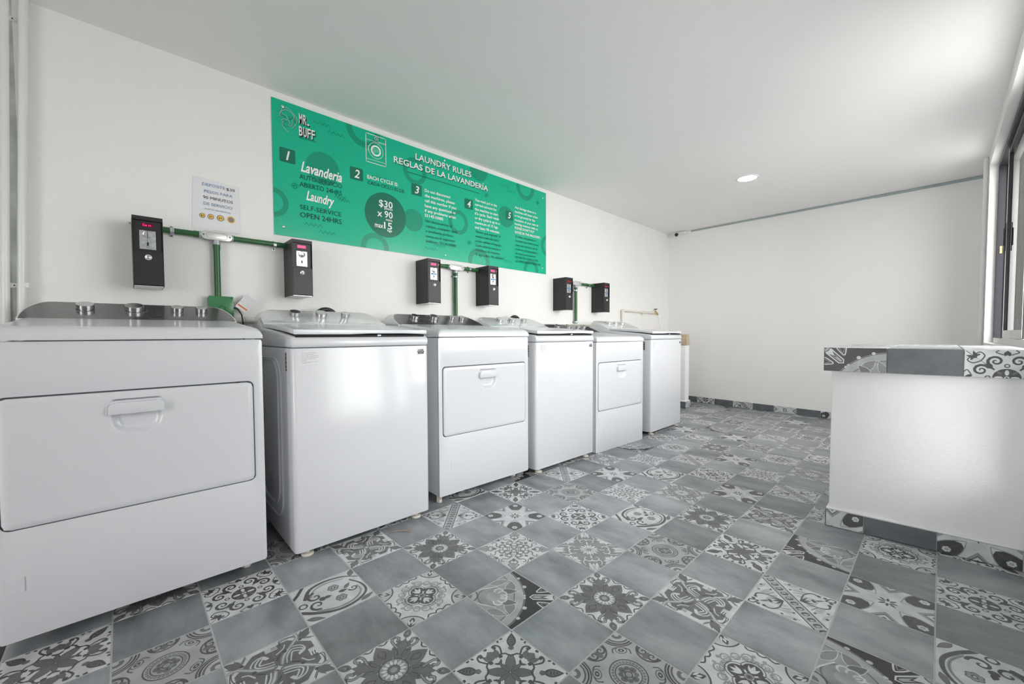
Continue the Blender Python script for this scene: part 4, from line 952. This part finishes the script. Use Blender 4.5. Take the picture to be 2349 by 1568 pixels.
def conduit(label, xl, xr, xt, z, zbot, clamps):
    t = thing('conduit', label, 'conduit', (0, 0, 0), 0, 'green conduit runs between the coin boxes')
    mb = MB(); mb.tube([(xl, YP, z), (xt-.065, YP, z)], RP, 16).tube([(xt-.105, YP, z), (xt-.068, YP, z)], RP+.0022, 16); mb.build('pipe', M['green_pipe'], t)
    mb = MB(); mb.tube([(xt+.065, YP, z), (xr, YP, z)], RP, 16).tube([(xt+.068, YP, z), (xt+.09, YP, z)], RP+.0022, 16); mb.build('pipe', M['green_pipe'], t)
    mb = MB(); mb.tube([(xt, YP, z-.03), (xt, YP, zbot)], RP, 16).tube([(xt, YP, z-.04), (xt, YP, z-.075)], RP+.0022, 16); mb.build('pipe', M['green_pipe'], t)
    mb = MB(); mb.prism(rrect(xt-.070, xt+.070, z-.021, z+.021, .0205, 6), FR, YP-.019, YP+.022).tube([(xt-.082, YP, z), (xt-.05, YP, z)], .0205, 16).tube([(xt+.05, YP, z), (xt+.082, YP, z)], .0205, 16).tube([(xt, YP, z), (xt, YP, z-.048)], .0205, 16)
    jb = mb.build('junction_body', M['grey_metal'], t)
    mb = MB(); mb.prism(rrect(xt-.075, xt+.075, z-.0245, z+.0245, .024, 8), FR, YP-.0235, YP-.0192); cv = mb.build('junction_cover', M['cover'], t, bevel=(.0012, 2))
    mb = MB(); mb.tube([(a, YP-.0240, c) for a, c in rrect(xt-.050, xt+.050, z-.0165, z+.0165, .0160, 6)], .0012, 6, closed=True); mb.build('cover_rib', M['grey_metal'], cv)
    for s_ in (-.063, .063): mb = MB(); mb.lathe([(.0042, 0), (.0042, .0015), (.002, .0022)], (xt+s_, YP-.0235, z), (0, -1, 0), 10); mb.build('screw', M['gap'], cv)
    for (x, zz, vert) in clamps: clamp(t, x, zz, vert)
    return t
conduit('green conduit tee joining the two nearest coin boxes', -1.532, -.9195, -1.283, 1.594, 1.238, [(-1.484, 1.594, False), (-.979, 1.590, False)])
conduit('green conduit tee joining the two coin boxes under the sign', .172, .680, .430, 1.600, 1.142, [(.432, 1.523, True), (.584, 1.602, False)])
conduit('green conduit tee joining the two farthest coin boxes', 1.886, 2.488, 2.140, 1.604, 1.142, [(2.140, 1.524, True), (2.140, 1.159, True), (2.385, 1.600, False)])

jb = thing('junction_box', 'square green plastic junction box at the foot of the nearest conduit', 'junction box', (-1.272, YW-.06, 1.12))
mb = MB(); mb.prism(rrect(-.060, .060, 0, .125, .008, 4), FR, .006, .0595); mb.build('box_body', M['green_box'], jb, bevel=(.003, 2))
mb = MB(); mb.prism(rrect(-.061, .061, -.001, .126, .006, 4), FR, .0, .006); jl = mb.build('box_lid', M['green_box'], jb, bevel=(.002, 2))
mb = MB(); mb.tube([(.002+.015*math.cos(k*PI/10), -.0005, .055+.015*math.sin(k*PI/10)) for k in range(20)], .0011, 6, closed=True); mb.build('knockout_ring', M['rubber'], jl)
for a, c in ((.051, .117), (-.051, .01)): mb = MB(); mb.lathe([(.004, 0), (.004, .0015)], (a, 0, c), (0, -1, 0), 10); mb.build('screw', M['gap'], jl)

# power cord with its warning tag
mb = MB(); mb.tube([(-1.215, YW-.03, 1.185), (-1.19, YW-.05, 1.175), (-1.172, YW-.06, 1.14), (-1.166, YW-.06, 1.09), (-1.166, YW-.07, .98)], .0042, 8)
cord = tag(mb.build('power_cord', M['rubber']), 'black power cord dropping beside the green junction box', 'cord')
tg = thing('warning_tag', 'tilted white warning tag with an orange bar, beside the green junction box', 'tag', (-1.146, YW-.05, 1.211), 0)
ang = math.radians(52)                                  # the tag hangs askew
def TG(a, c, y): return (a*math.cos(ang)-c*math.sin(ang), y, a*math.sin(ang)+c*math.cos(ang))
mb = MB(); mb.prism([(-.050, -.033), (.050, -.033), (.050, .033), (-.050, .033)], lambda a, c, d: TG(a, c, d), 0, .0008); mb.build('tag_sheet', M['paper'], tg)
mb = MB(); mb.prism([(-.036, -.029), (-.027, -.029), (-.027, .029), (-.036, .029)], lambda a, c, d: TG(a, c, d), -.0006, -.0001)
mb2 = MB(); mb2.add([TG(a, c, -.0005) for a, c in ((-.028, .012), (-.018, .012), (-.018, .030), (-.028, .030))], [(0, 1, 2, 3)])
o = mb.build('orange_bar', M['orange'], tg); o['label'] = 'orange bar'
mb = MB()
for k, r in enumerate(['ADVERTENCIA', 'Peligro de choque', 'eléctrico o de', 'incendio. No', 'conecte sin leer', 'las instrucciones', 'de instalación.']):
    text_on(mb, r, -.026, .002-0, -.026+len(r)*.0036, .003, lambda a, c, k=k: TG(-.020+k*.0095, -.028+(a+.026)*1.0, -.0006) if False else TG(-.014+k*.009-(c-.002), -.028+(a+.026), -.0006))
tag(mb.build('tag_print', M['ink_grey'], tg), kind='stuff')

# ------------------------------------------------------------------ paper notice
nt_ = thing('paper_notice', 'white paper notice about coin prices taped left of the green sign', 'notice', (-1.386, YW, 1.64))
NO = Vector((-1.386, YW, 1.64))
mb = MB(); vs_ = [(-.006, -.001, -.002), (.226, -.003, -.008), (.226, -.002, .274), (.004, -.001, .292)]
mb.add([(a, b_-.0012, c) for a, b_, c in vs_]+[(a, b_-.0004, c) for a, b_, c in vs_], [(0, 1, 2, 3), (7, 6, 5, 4), (0, 4, 5, 1), (1, 5, 6, 2), (2, 6, 7, 3), (3, 7, 4, 0)]); mb.build('paper_sheet', M['paper'], nt_)
def ntext(name, rows, m):
    for body, x0, z0, x1, cap in rows:
        mb = MB(); text_on(mb, body, x0-NO.x, z0-NO.z, x1-NO.x, cap, lambda a, c: (a, -.0048, c), 0, slope=-.02); mb.build(name, m, nt_)
ntext('blue_lettering', [('DEPOSITE', -1.339, 1.885, -1.23, .0165), ('PESOS PARA', -1.331, 1.846, -1.193, .0165), ('DE SERVICIO', -1.336, 1.775, -1.196, .0165), ('ACEPTA MONEDAS DE:', -1.332, 1.749, -1.203, .0075)], M['ink_blue'])
ntext('dark_lettering', [('$30', -1.223, 1.881, -1.181, .0165), ('90 MINUTOS', -1.337, 1.811, -1.192, .0165)], M['ink_brown'])
for x, r, s in ((-1.343, .0135, '$1'), (-1.303, .0155, '$2'), (-1.256, .0180, '$5'), (-1.204, .0205, None)):
    z = 1.711
    mb = MB(); mb.prism([(x-NO.x+r*math.cos(k*PI/14), z-NO.z+r*math.sin(k*PI/14)) for k in range(28)], FR, -.0050, -.0044); cn_ = mb.build('coin_picture', M['coin_rim'] if s else M['coin_gold'], nt_)
    mb = MB(); mb.prism([(x-NO.x+r*.76*math.cos(k*PI/14), z-NO.z+r*.76*math.sin(k*PI/14)) for k in range(28)], FR, -.0054, -.0050); mb.build('coin_centre', M['coin_gold'] if s else M['coin_rim'], cn_)
    if s: mb = MB(); text_on(mb, s, x-NO.x-r*.52, z-NO.z-.005, x-NO.x+r*.52, .010, lambda a, c: (a, -.0058, c), .012); mb.build('coin_value', M['ink_brown'], cn_)

# ------------------------------------------------------------------ the big green sign
SX0, SX1, SZ0, SZ1 = -.972, 1.645, 1.664, 2.527
sg = thing('wall_sign', 'long green laundry rules sign board with white lettering high on the wall', 'sign', (SX0, YW, SZ0))
YS = -.0065
SP = lambda x, z, l=0: (x-SX0, YS-.0004*l-.0003, z-SZ0)
mb = MB(); mb.box(0, SX1-SX0, YS, -.0005, 0, SZ1-SZ0); mb.build('board', M['sign'], sg)
def flat(mb, pts, lay): mb.add([SP(min(max(x, SX0), SX1), min(max(z, SZ0), SZ1), lay) for x, z in pts], [tuple(range(len(pts)))])
def ring_on(mb, x, z, r0, r1, lay, n=48):
    """ring cut off by the edge of the board"""
    for k in range(n):
        a0, a1 = k*2*PI/n, (k+1)*2*PI/n; q = [(x+r*math.cos(a), z+r*math.sin(a)) for r, a in ((r0, a0), (r1, a0), (r1, a1), (r0, a1))]
        for (A_, B_, C_) in ((1, 0, SX1), (-1, 0, -SX0), (0, 1, SZ1), (0, -1, -SZ0)):
            q = clip(q, A_, B_, C_)
            if len(q) < 3: break
        if len(q) >= 3: flat(mb, q, lay)
for x, z, r in ((-.979, 1.869, .094), (-.37, 2.524, .131), (.054, 2.335, .107), (-.294, 1.673, .111), (.482, 2.006, .106), (1.329, 2.509, .127), (.714, 1.683, .127), (1.411, 1.682, .106), (1.679, 1.968, .115)): mb = MB(); ring_on(mb, x, z, r*.66, r, 1); mb.build('printed_ring', M['sign_ring'], sg)
for x, z, r in ((-.663, 2.159, .112), (.034, 1.940, .089), (.718, 2.53, .108), (1.058, 2.165, .101)): mb = MB(); ring_on(mb, x, z, 0.0005, r, 1); mb.build('printed_disc', M['sign_ring'], sg)
def polyl(mb, pts, w, lay):
    for i in range(len(pts)-1):
        (a, b_), (c, d) = pts[i], pts[i+1]; L_ = math.hypot(c-a, d-b_) or 1; nx_, nz_ = -(d-b_)/L_*w/2, (c-a)/L_*w/2; ex, ez = (c-a)/L_*w*.3, (d-b_)/L_*w*.3
        flat(mb, [(a+nx_-ex, b_+nz_-ez), (a-nx_-ex, b_-nz_-ez), (c-nx_+ex, d-nz_+ez), (c+nx_+ex, d+nz_+ez)], lay)
for (a, b_), (c, d) in [((-.722, 2.461), (-.606, 2.463)), ((-.63, 2.424), (-.513, 2.428)), ((-.588, 1.993), (-.507, 1.994)), ((-.56, 1.975), (-.482, 1.978)), ((-.792, 1.764), (-.673, 1.766)), ((-.702, 1.727), (-.582, 1.726)), ((.986, 2.456), (1.099, 2.46)), ((1.078, 2.421), (1.192, 2.425)), ((.134, 1.734), (.254, 1.73)), ((.227, 1.772), (.346, 1.768)), ((1.027, 1.734), (1.136, 1.732)), ((-.311, 2.205), (-.191, 2.209)), ((.93, 1.758), (1.04, 1.756))]:
    mb = MB(); polyl(mb, [(a+(c-a)*k/8, b_+(.0095 if k % 2 else -.0095)) for k in range(9)], .0042, 2); mb.build('printed_zigzag', M['sign_ring'], sg)
for x, z, r in ((-.846, 1.996, .024), (.809, 2.311, .024), (1.511, 2.393, .024), (.598, 1.844, .026)):
    mb = MB(); polyl(mb, [(x+r*(1-.8*k/26)*math.cos(k*.42), z+r*(1-.8*k/26)*math.sin(k*.42)) for k in range(27)], .004, 2); mb.build('printed_spiral', M['sign_ring'], sg)
BAD = [((-.933, -.839), (2.138, 2.228), '1'), ((-.477, -.380), (2.142, 2.231), '2'), ((.019, .116), (2.144, 2.233), '3'), ((.551, .647), (2.144, 2.233), '4'), ((1.053, 1.147), (2.140, 2.230), '5')]
for (a, b_), (c, d), ch in BAD:
    mb = MB(); flat(mb, rrect(a, b_, c, d, .008, 4), 3); bo = mb.build('number_badge', M['sign_dark'], sg)
    mb = MB(); xm = (a+b_)/2; wd_ = .012 if ch == '1' else .020; text_on(mb, ch, xm-wd_+.003, c+.017, xm+wd_+.003, .058, lambda x, z: SP(x, z, 4), .014, .22); mb.build('number', M['sign_white'], bo)
mb = MB(); ring_on(mb, -.203, 1.933, .0005, .168, 3, 64); pc = mb.build('price_disc', M['sign_dark'], sg)
def lines(name, rows, m, bold, lay=5, shear=0, parent=None, slope=0):
    for body, x0, z0, x1, cap in rows:
        mb = MB(); text_on(mb, body, x0, z0, x1, cap, lambda a, c: SP(a, c, lay), bold, shear, slope); o = mb.build(name, m, parent or sg)
    return o
lines('price_lettering', [('$30', -.26, 1.992, -.147, .050), ('pesos', -.216, 1.977, -.148, .018), ('x 90', -.274, 1.915, -.148, .050), ('mins', -.205, 1.892, -.151, .018), ('max', -.295, 1.83, -.227, .036), ('15', -.221, 1.83, -.154, .050), ('kgs', -.194, 1.812, -.155, .018)], M['sign_white'], .012, parent=pc)
lines('script_heading', [('Lavanderia', -.807, 2.106, -.536, .066)], M['sign_white'], .022, shear=.32, slope=-.03)
lines('script_heading', [('Laundry', -.777, 1.925, -.592, .060)], M['sign_white'], .022, shear=.32, slope=-.03)
lines('opening_hours', [('AUTO-SERVICIO', -.816, 2.055, -.536, .031), ('ABIERTO 24HRS', -.817, 2.005, -.538, .031), ('SELF-SERVICE', -.817, 1.856, -.545, .030), ('OPEN 24HRS', -.817, 1.803, -.543, .034)], M['sign_text_dark'], 0)
lines('cycle_heading', [('EACH CYCLE IS:', -.348, 2.176, -.098, .026)], M['sign_white'], .012)
lines('cycle_heading', [('CADA CICLO ES DE:', -.346, 2.136, -.04, .026)], M['sign_text_dark'], 0)
TT = [('LAUNDRY RULES', .06, 2.431, .629, .048), ('REGLAS DE LA LAVANDERÍA', -.132, 2.355, .827, .046)]
lines('title_shadow', [(a, x0+.005, z-.005, x1+.005, h) for a, x0, z, x1, h in TT], M['sign_text_dark'], .016, lay=4)
lines('title', TT, M['sign_white'], .016, lay=6)
mb = MB(); flat(mb, [(-.017, 2.3095), (.724, 2.3095), (.724, 2.3135), (-.017, 2.3135)], 5); mb.build('title_rule', M['sign_text_dark'], sg)
P3e = [('Do not disconnect', .143, 2.193, .400), ('the machines, please', .142, 2.152, .444), ('call this number if you', .142, 2.111, .459), ('have any questions or', .141, 2.069, .457), ('if any problems arise:', .141, 2.029, .456), ('5514510085', .14, 1.99, .322)]
P3s = [('No desconectes el', .148, 1.947, .41), ('equipo, cualquier duda', .148, 1.906, .474), ('o problema porfavor', .147, 1.865, .433), ('contacta al siguiente', .147, 1.824, .443), ('teléfono: 5514510085', .146, 1.783, .453)]
P4e = [('You must put in the', .669, 2.233, .936), ('correct amount for', .668, 2.192, .933), ('the machine to start', .668, 2.15, .954), ("it's cycle. Each wash", .667, 2.111, .962), ('or dry cycle is up to a', .667, 2.07, .971), ('maximum of 15 kgs', .667, 2.029, .947), ('and lasts 90 minutes.', .666, 1.986, .97)]
P4s = [('Tienes que ingresar el', .674, 1.948, .98), ('monto indicado para', .674, 1.907, .96), ('poder utilizar el equipo.', .673, 1.865, 1.002), ('Cada ciclo de lavado o', .673, 1.824, .984), ('secado es de máximo', .673, 1.783, .972), ('15 kgs y dura 90 minutos.', .672, 1.742, 1.021)]
P5e = [('Any damage done to a', 1.176, 2.272, 1.484), ('machine will incur a fine', 1.176, 2.23, 1.51), ('or be grounds for the', 1.175, 2.19, 1.469), ('recession of your rent or', 1.175, 2.148, 1.523), ('hosting contract with us.', 1.175, 2.109, 1.518), ("PLEASE DON'T PUT", 1.175, 2.069, 1.459), ('SHOES IN THE MACHINES.', 1.175, 2.027, 1.552)]
P5s = [('El dañar un aparato te', 1.183, 1.986, 1.483), ('causará una multa o será', 1.183, 1.945, 1.525), ('causa de reseción de tu', 1.182, 1.902, 1.505), ('contrato de hospedaje o', 1.182, 1.86, 1.512), ('de renta con nosotros.', 1.182, 1.819, 1.481), ('NO METER ZAPATOS EN', 1.182, 1.78, 1.512), ('LAS MÁQUINAS PORFAVOR.', 1.181, 1.741, 1.559)]
for e_, s_ in ((P3e, P3s), (P4e, P4s), (P5e, P5s)):
    lines('rule_text', [(*r, .0235) for r in e_], M['sign_white'], .014)
    lines('rule_text', [(*r, .0225) for r in s_], M['sign_text_dark'], 0)
# shop emblem: a face drawn in thin lines and two condensed words
FACE = dict(
 a=[(-.913, 2.474), (-.916, 2.461), (-.926, 2.436), (-.925, 2.418)], b=[(-.913, 2.475), (-.886, 2.49), (-.87, 2.486), (-.846, 2.465), (-.828, 2.446), (-.822, 2.433), (-.829, 2.404), (-.839, 2.387), (-.848, 2.378), (-.853, 2.365)],
 c=[(-.921, 2.442), (-.911, 2.461), (-.893, 2.475), (-.872, 2.474), (-.854, 2.465), (-.842, 2.451), (-.843, 2.435), (-.852, 2.42), (-.852, 2.396), (-.859, 2.38), (-.87, 2.375), (-.874, 2.385), (-.87, 2.396)],
 d=[(-.92, 2.429), (-.91, 2.434), (-.9, 2.434), (-.896, 2.428), (-.902, 2.416)], e=[(-.88, 2.433), (-.865, 2.433), (-.858, 2.43)], f=[(-.869, 2.445), (-.856, 2.444), (-.854, 2.433), (-.862, 2.424), (-.876, 2.421)],
 g=[(-.912, 2.446), (-.896, 2.438), (-.885, 2.432), (-.877, 2.415), (-.864, 2.394)], h=[(-.918, 2.396), (-.904, 2.414), (-.891, 2.414), (-.882, 2.411)], i=[(-.904, 2.4), (-.884, 2.399), (-.871, 2.396)],
 j=[(-.905, 2.398), (-.913, 2.383), (-.913, 2.371), (-.903, 2.356), (-.891, 2.344), (-.878, 2.338)], k=[(-.908, 2.373), (-.894, 2.37), (-.877, 2.372)], l=[(-.854, 2.439), (-.84, 2.428), (-.832, 2.419), (-.84, 2.41)])
mb = MB()
for p in FACE.values(): polyl(mb, [(x+.0015, z-.0012) for x, z in p], .0022, 3)
mb.build('emblem_outline', M['ink_black'], sg)
mb = MB()
for k_, p in FACE.items():
    if k_ in 'abcgjh': polyl(mb, p, .0014, 4)
mb.build('emblem_highlight', M['sign_white'], sg)
def condensed(mb, body, x0, z0, x1, cap, lay, dx=0, dz=0):
    n = len(body); w = (x1-x0)/n
    for i, ch in enumerate(body):
        g = .18*w if ch != '.' else .55*w
        text_on(mb, ch, x0+i*w+dx, z0+dz, x0+(i+1)*w-g+dx, cap, lambda a, c: SP(a, c, lay), .012)
mb = MB()
for s_ in (.004, .007): condensed(mb, 'MR.', -.812, 2.418, -.735, .062, 4+s_*10, s_, -s_); condensed(mb, 'BUFF', -.813, 2.338, -.709, .060, 4+s_*10, s_, -s_)
mb.build('emblem_shadow', M['ink_black'], sg)
mb = MB(); condensed(mb, 'MR.', -.812, 2.418, -.735, .062, 6); condensed(mb, 'BUFF', -.813, 2.338, -.709, .060, 6); mb.build('emblem_lettering', M['sign_white'], sg)
lines('emblem_tagline', [("SMART BN'B SERVICE", -.815, 2.322, -.703, .006)], M['ink_black'], .01)
# drawing of a front loader
mb = MB(); x0, x1, z0, z1 = -.355, -.198, 2.299, 2.506
rr = rrect(x0, x1, z0, z1, .006, 3); polyl(mb, rr+[rr[0]], .0045, 5)
polyl(mb, [(x0, 2.462), (x1, 2.462)], .002, 5); polyl(mb, [(x0, 2.322), (x1, 2.322)], .002, 5); polyl(mb, [(-.258, z1), (-.258, 2.472), (-.254, 2.468), (x1, 2.468)], .0022, 5)
ring_on(mb, -.277, 2.486, .0085, .0115, 5, 24); ring_on(mb, -.277, 2.396, .056, .0585, 5, 40); ring_on(mb, -.277, 2.396, .028, .040, 5, 36)
polyl(mb, [(-.320, 2.425), (-.336, 2.415), (-.338, 2.385), (-.326, 2.370)], .0024, 5)
for k in range(5): polyl(mb, [(-.298+k*.009, 2.415-k*.001), (-.293+k*.009, 2.380+k*.002)], .0016, 5)
mb.build('washer_drawing', M['sign_white'], sg)
for x, z in ((-.909, 2.488), (-.919, 1.72), (.341, 2.502), (.341, 1.70), (1.593, 2.463), (1.585, 1.721)):
    mb = MB(); mb.lathe([(.0085, 0), (.0085, .0012), (.006, .003), (.0025, .0036)], (x-SX0, YS-.0026, z-SZ0), (0, -1, 0), 14); mb.build('screw', M['chrome'], sg)

# ------------------------------------------------------------------ plumbing on the wall
def vpipe(label, xt, xb_, y, r, m=M['pvc']):
    mb = MB(); mb.tube([(xb_, y, .0), (xb_, y, 1.0), (xt, y, zc(xt, y)-.001)], r, 18); return mb
p1 = thing('water_pipe', 'white painted pipe running floor to ceiling at the far left edge', 'pipe', (-2.055, 2.90, 0), 0, 'white upright pipes at the left edge')
mb = MB(); mb.tube([(-.030, 0, .0), (-.022, 0, 1.15), (.016, 0, zc(-2.04, 2.9)-.001)], .0145, 18); mb.build('pipe_tube', M['pvc'], p1)
p2 = thing('water_pipe', 'white painted pipe with two wall straps, right of the leftmost pipe', 'pipe', (-2.02, 2.925, 0), 0, 'white upright pipes at the left edge')
mb = MB(); mb.tube([(-.018, 0, .0), (-.012, 0, 1.15), (.034, 0, zc(-1.99, 2.93)-.001)], .0155, 18); mb.build('pipe_tube', M['pvc'], p2)
for z, xx in ((2.468, -2.015+.02), (1.252, -2.045+.02)):
    mb = MB(); mb.box(xx-2*-.0-.045+2.02, xx-.012+2.02, .030, .034, z-.011, z+.011)
    cxx = (xx+2.02)+.007
    pr = [(cxx-.0175*math.cos(k*PI/10), -.0175*math.sin(k*PI/10)) for k in range(11)]
    for i in range(10):
        (a, b_), (c, d) = pr[i], pr[i+1]
        mb.add([(a, b_, z-.011), (c, d, z-.011), (c, d, z+.011), (a, b_, z+.011)], [(0, 1, 2, 3)])
    mb.box(cxx-.019, cxx-.017, 0, .034, z-.011, z+.011)
    st = mb.build('strap', M['pvc'], p2)
    mb = MB(); mb.lathe([(.003, 0), (.003, .001)], (xx-.030+2.02, .030, z), (0, -1, 0), 8); mb.build('strap_screw', M['ink_brown'], st)
mb = MB(); mb.tube([(-1.95, YW-.022, 1.105), (1.2, YW-.022, 1.118), (3.10, YW-.022, 1.118)], .0150, 14)
for x in (-1.12, .62, 2.42): mb.tube([(x-.03, YW-.022, 1.112), (x+.03, YW-.022, 1.112)], .019, 14)
tag(mb.build('supply_pipe', M['pvc_ivory']), 'long ivory water pipe running low along the wall behind the machines', 'pipe')

tp = thing('tap_pipe', 'ivory pipe elbow carrying a brass tap above the farthest washing machine', 'pipe', (3.15, YW-.03, 1.33))
mb = MB(); mb.tube([(0, 0, -.62), (0, 0, -.03)], .0135, 14).tube([(.03, 0, 0), (.60, 0, -.003)], .0135, 14); mb.build('pipe_tube', M['pvc_ivory'], tp)
mb = MB(); mb.tube([(0, 0, -.045), (0, 0, -.02), (.004, 0, -.006), (.02, 0, 0), (.045, 0, 0)], .019, 14); mb.build('elbow', M['pvc_ivory'], tp)
mb = MB(); mb.tube([(.56, 0, -.003), (.62, 0, -.003)], .019, 14).tube([(.62, 0, -.003), (.84, 0, -.002)], .0150, 14).tube([(.66, 0, -.003), (.70, 0, -.003)], .018, 14).tube([(.79, 0, -.003), (.86, 0, -.002)], .019, 14); mb.box(.53, .545, -.002, .026, -.045, -.012); mb.build('reducer', M['pvc_ivory'], tp)
tpb = thing('brass_tap', 'small brass tap with a grey cross handle near the room corner', 'tap', (4.01, YW-.03, 1.328))
mb = MB(); mb.tube([(0, 0, 0), (.03, 0, 0)], .016, 12).tube([(.02, 0, 0), (.06, 0, .004), (.09, 0, .002), (.115, 0, -.012), (.122, 0, -.03)], [.016, .020, .014, .012, .013], 12).tube([(.055, 0, .01), (.055, 0, .042)], [.014, .009], 12); mb.build('tap_body', M['brass'], tpb)
mb = MB(); mb.tube([(.055, 0, .040), (.055, 0, .054)], .006, 8).tube([(.028, 0, .056), (.082, 0, .056)], .006, 8).tube([(.055, -.026, .056), (.055, .02, .056)], .006, 8); hdl = mb.build('tap_handle', M['gap'], tpb); hdl['label'] = 'grey cross handle'
mb = MB(); pts = [(4.135, YW-.03, 1.290)]+[(4.14+.012*k+.004*math.sin(k*1.7), YW-.028, 1.29-.034*k) for k in range(1, 9)]; mb.tube(pts, .0011, 6)
tag(mb.build('dangling_string', M['strip']), 'thin grey string hanging from the brass tap', 'string')

# stub wall at the end of the row with a beige stone block on it
sb = thing('stub_wall', 'short white plastered stub wall with a tiled foot, beyond the last washing machine', 'low wall', (3.88, 2.40, 0))
mb = MB(); mb.prism([(0, .0), (.118, .0), (.128, .015), (.128, .555), (0, .555)], lambda a, c, d: (a, c, d), .0, .862); mb.build('plastered_pier', M['stucco'], sb, bevel=(.010, 3))
mb = MB(); mb.box(-.012, .140, -.012, .555, .085, .098); mb.build('plaster_ledge', M['stucco'], sb, bevel=(.004, 2))
mb = MB(); mb.box(-.008, .136, -.008, .555, .0005, .085); fs_ = mb.build('skirting', M['grout'], sb)
wall_tile(fs_, (-.014, -.014, .002), (1, 0, 0), (0, 0, 1), .154, .083, (0, -1, 0), 'Q', [(.6, 0), (1, 0), (1, .33), (.6, .33)], th=.006)
wall_tile(fs_, (-.014, .24, .002), (0, -1, 0), (0, 0, 1), .252, .083, (-1, 0, 0), None, [(0, 0), (1, 0), (1, .33), (0, .33)], th=.006)
wall_tile(fs_, (-.014, .495, .002), (0, -1, 0), (0, 0, 1), .252, .083, (-1, 0, 0), 'R', [(0, 0), (1, 0), (1, .33), (0, .33)], th=.006)
mb = MB(); mb.add([(3.87, 2.385, .862), (3.99, 2.385, .862), (3.99, 2.95, .862), (3.87, 2.95, .862), (3.872, 2.39, 1.012), (3.966, 2.39, 1.012), (3.966, 2.95, 1.012), (3.872, 2.95, 1.012)], [(0, 3, 2, 1), (4, 5, 6, 7), (0, 1, 5, 4), (1, 2, 6, 5), (2, 3, 7, 6), (3, 0, 4, 7)])
tag(mb.build('stone_block', M['stone'], bevel=(.006, 2)), 'rough beige stone block lying on top of the white stub wall', 'stone block')

# ------------------------------------------------------------------ ceiling lamp, security camera, window-side pipe, floor things
LX, LY = 2.805, 1.352; LZ = zc(LX, LY)
lt = thing('ceiling_light', 'round recessed ceiling light, lit white', 'ceiling light', (LX, LY, LZ))
mb = MB(); n = 40; rs = [(.100, .0), (.099, -.006), (.093, -.008), (.083, -.007), (.079, -.001)]
v = [(r*math.cos(k*2*PI/n), r*math.sin(k*2*PI/n), h) for r, h in rs for k in range(n)]; mb.add(v, [(i*n+k, i*n+(k+1) % n, (i+1)*n+(k+1) % n, (i+1)*n+k) for i in range(len(rs)-1) for k in range(n)]); mb.build('trim_ring', M['plastic'], lt)
mb = MB(); mb.lathe([(.080, 0), (.078, .003)], (0, 0, -.002), (0, 0, -1), 40); mb.build('diffuser', M['lamp'], lt)

cm = thing('security_camera', 'small white security camera with a black lens in the far ceiling corner', 'camera', (4.44, 2.80, 2.515))
mb = MB(); mb.lathe([(.010, -.03), (.030, -.028), (.037, -.01), (.038, .012), (.034, .026), (.026, .030)], (0, 0, -.005), (-.86, -.50, -.10), 28); bd = mb.build('camera_body', M['plastic'], cm)
mb = MB(); mb.lathe([(.027, .0), (.026, .003), (.018, .006), (.008, .0075)], Vector((-.86, -.50, -.10)).normalized()*.0285+Vector((0, 0, -.005)), (-.86, -.50, -.10), 24); ln = mb.build('lens', M['lens'], bd)
mb = MB(); mb.box(-.02, .05, -.135, -.045, -.008, .030).box(-.005, .025, -.05, .03, -.004, .030); mb.build('mounting_box', M['plastic'], cm, bevel=(.003, 1))

mb = MB(); mb.tube([(3.72, -.2215, .0), (3.72, -.2215, zc(3.72, -.22)-.001)], .0150, 16)
tag(mb.build('drain_pipe', M['pvc']), 'white upright pipe in front of the window jamb', 'pipe')

mb = MB(); mb.lathe([(.055, .0), (.055, .002), (.048, .003), (.046, .0022)], (3.43, 1.845, .0), (0, 0, 1), 32); dr = mb.build('floor_drain', M['zinc']); tag(dr, 'round metal floor drain set in a tile near the far wall', 'floor drain')
mb = MB()
for k in range(5): mb.box(-.03+3.43, .03+3.43, -.028+k*.014-.003+1.845, -.028+k*.014+.003+1.845, .0024, .0034)
mb.build('drain_slots', M['gap'], dr)

mb = MB(); mb.tube([(-.728, 1.930, .003), (-.700, 1.922, .004), (-.684, 1.913, .004), (-.664, 1.893, .005), (-.648, 1.878, .004)], [.0012, .0016, .0018, .0018, .002], 6).tube([(-.652, 1.882, .004), (-.643, 1.868, .006), (-.652, 1.858, .004), (-.661, 1.866, .003)], .0018, 6)
tag(mb.build('twig', M['twig']), 'dry brown twig lying on a plain tile before the nearest washing machine', 'twig')
